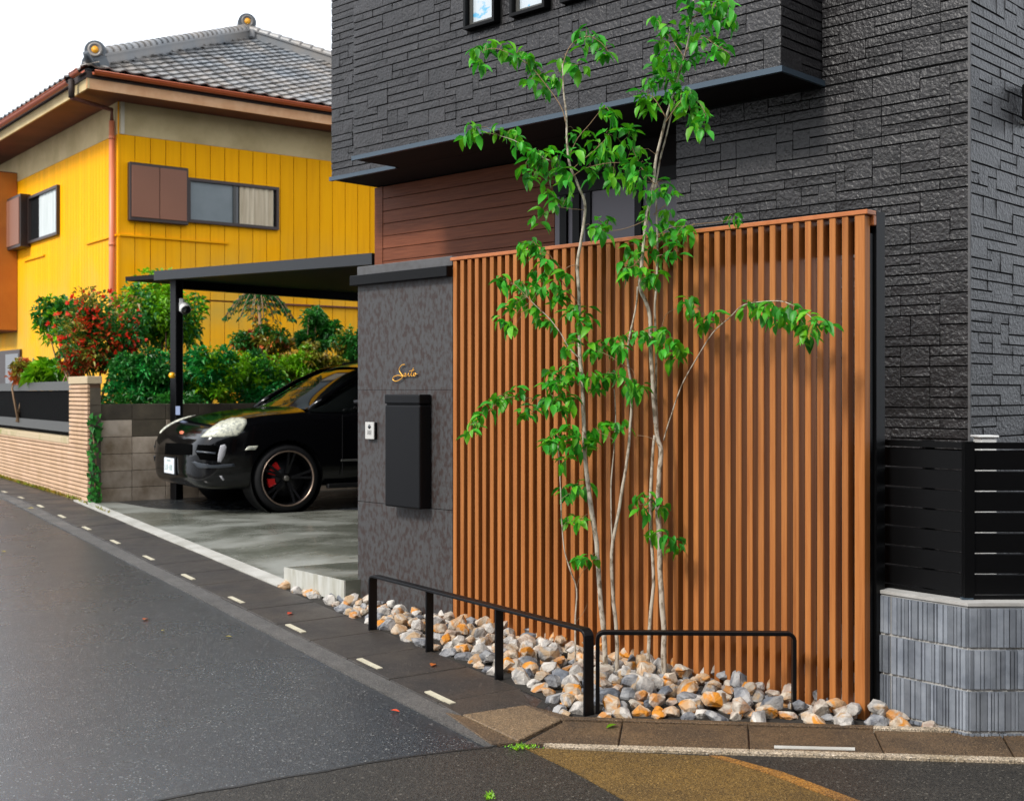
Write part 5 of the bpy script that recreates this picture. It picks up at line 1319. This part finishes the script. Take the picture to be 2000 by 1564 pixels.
# number plate
q = MB(); q.obox((.955,-.165,.395),(.012,0,0),(0,.33,0),(0,0,.165)); pm = q.mesh('number_plate', mat('plate_white', (.70,.74,.78), .45), bevel=.003); pl_ = link('number_plate', pm); pl_.parent = car
q = MB(); x = .9685
q.obox((.945,-.19,.38),(.009,0,0),(0,.38,0),(0,0,.195)); link('plate_holder', q.mesh('plate_holder', M_trim)).parent = car
q = MB()
for y0, w_, z0, h_2 in ((-.055,.03,.525,.018),(-.015,.012,.525,.018),(.005,.012,.525,.018),(.03,.03,.525,.018),(-.12,.028,.43,.012),(-.12,.006,.43,.06),(-.07,.030,.43,.06),(-.005,.018,.455,.010),(.035,.03,.43,.06),(.085,.03,.43,.06)):
    q.obox((x-.001,y0,z0),(.0015,0,0),(0,w_,0),(0,0,h_2))
o = link('plate_digits', q.mesh('plate_digits', mat('plate_green', (.30,.40,.38), .5))); o.parent = pl_; o.matrix_parent_inverse = Matrix()
# headlamp innards hint, wheels
whl = bpy.data.objects.new('wheel', None); COL.objects.link(whl); whl.parent = car
def wheel(x, sg, src=None):
    w_ = bpy.data.objects.new('wheel', None); COL.objects.link(w_); w_.parent = car; w_.location = (x, sg*.83, .36); w_.rotation_euler = (0,0,0 if sg > 0 else math.pi)
    for c in PARTS:
        o = link(c[0], c[1]); o.parent = w_
    return w_
q = MB(); q.lathe((0,0,0),(0,1,0),[(.28,-.12),(.33,-.13),(.355,-.10),(.362,-.04),(.362,.04),(.355,.10),(.335,.13),(.296,.138),(.285,.125)], n=48); tyre = q.mesh('tyre', M_tyre)
q = MB(); q.lathe((0,0,0),(0,1,0),[(.288,.124),(.296,.135),(.291,.142),(.280,.137),(.276,.12)], n=48); lip = q.mesh('rim_lip', M_lip2)
q = MB(); q.lathe((0,0,0),(0,1,0),[(.277,.13),(.27,.0),(.27,-.08)], n=40); q.lathe((0,0,0),(0,1,0),[(.19,.02),(.19,.035),(.0,.035)], n=32)
for k in range(5):
    for e in (-.13,.13):
        a = 2*math.pi*k/5+.5; d0 = V(math.cos(a),0,math.sin(a)); d1 = V(math.cos(a+e),0,math.sin(a+e)); s = d1.cross(V(0,1,0))*.012
        q.add([d0*.05+V(0,.09,0)-s, d0*.05+V(0,.09,0)+s, d1*.275+V(0,.115,0)+s, d1*.275+V(0,.115,0)-s, d0*.05+V(0,.06,0)-s, d0*.05+V(0,.06,0)+s, d1*.275+V(0,.085,0)+s, d1*.275+V(0,.085,0)-s], [(0,1,2,3),(0,4,5,1),(1,5,6,2),(3,2,6,7),(0,3,7,4)])
rim = q.mesh('rim', M_rimd)
q = MB(); q.lathe((0,.095,0),(0,1,0),[(.032,-.04),(.030,0),(.02,.006),(0,.006)], n=24); hub = q.mesh('hub_cap', mat('hub_grey', (.16,.15,.13), .35, metal=.5))
def cal(a0, a1):
    q = MB(); n = 8; vs = []
    for i in range(n+1):
        a = a0+(a1-a0)*i/n
        for r_, y_ in ((.125,.04),(.125,.078),(.205,.078),(.205,.04)): vs.append((math.cos(a)*r_, y_, math.sin(a)*r_))
    q.add(vs, [(i*4+k, i*4+(k+1)%4, (i+1)*4+(k+1)%4, (i+1)*4+k) for i in range(n) for k in range(4)]+[(0,1,2,3),(n*4+3,n*4+2,n*4+1,n*4)], smooth=False); return q.mesh('brake_caliper', M_cal, bevel=.004)
PARTS = [('tyre',tyre),('rim_lip',lip),('rim',rim),('hub_cap',hub),('brake_caliper',cal(.25,1.0)),('brake_caliper',cal(-.45,.0))]
bpy.data.objects.remove(whl)
for x in (0, -2.855):
    for sg in (1, -1): wheel(x, sg)
# ---------------------------------------------------------------- unseen houses added across the street, behind the camera: they darken the reflections
def plain_house(x0, y0, x1, y1, h, label, wall):
    o = thing('unseen_added_house', label, 'house', ((x0+x1)/2, (y0+y1)/2, 0))
    zb_ = g(y1)-.3
    MB().obox((x0,y0,zb_), (x1-x0,0,0), (0,y1-y0,0), (0,0,h-zb_)).build('wall', wall, o)
    q = MB(); e = .5; a, b, c, d = (x0-e,y0-e,h), (x1+e,y0-e,h), (x1+e,y1+e,h), (x0-e,y1+e,h); my = (y0+y1)/2
    q.add([a,b,c,d,(x0+1.5,my,h+1.6),(x1-1.5,my,h+1.6)], [(0,1,5,4),(1,2,5),(2,3,4,5),(3,0,4),(3,2,1,0)]); q.build('roof', M_tiledark, o)
    n = int((x1-x0)/2.6)
    for f in (1.0, 3.7):
        for i in range(n):
            x = x0+.8+i*2.6
            w_ = MB().obox((x,y1+.001,f+g(y1)), (1.5,0,0), (0,.05,0), (0,0,1.1)).build('window', M_frame, o)
            MB().obox((x+.06,y1+.052,f+.06+g(y1)), (1.38,0,0), (0,.004,0), (0,0,.98)).build('pane', M_glass, w_)
plain_house(-15,-16,-5.5,-5.5,6.2,'plain brown house across the street behind the viewer', mat('brown_render', (.10,.075,.06), .8, var=(.08,.06,.05), scale=1))
plain_house(-4,-15,5.5,-4.5,6.4,'plain grey house across the street behind the viewer', mat('grey_render', (.08,.08,.08), .8, var=(.06,.06,.06), scale=1))
plain_house(8.0,-12,17,2.0,6.4,'plain dark house at the corner behind the viewer', mat('dark_render', (.07,.06,.055), .8, var=(.05,.045,.04), scale=1))
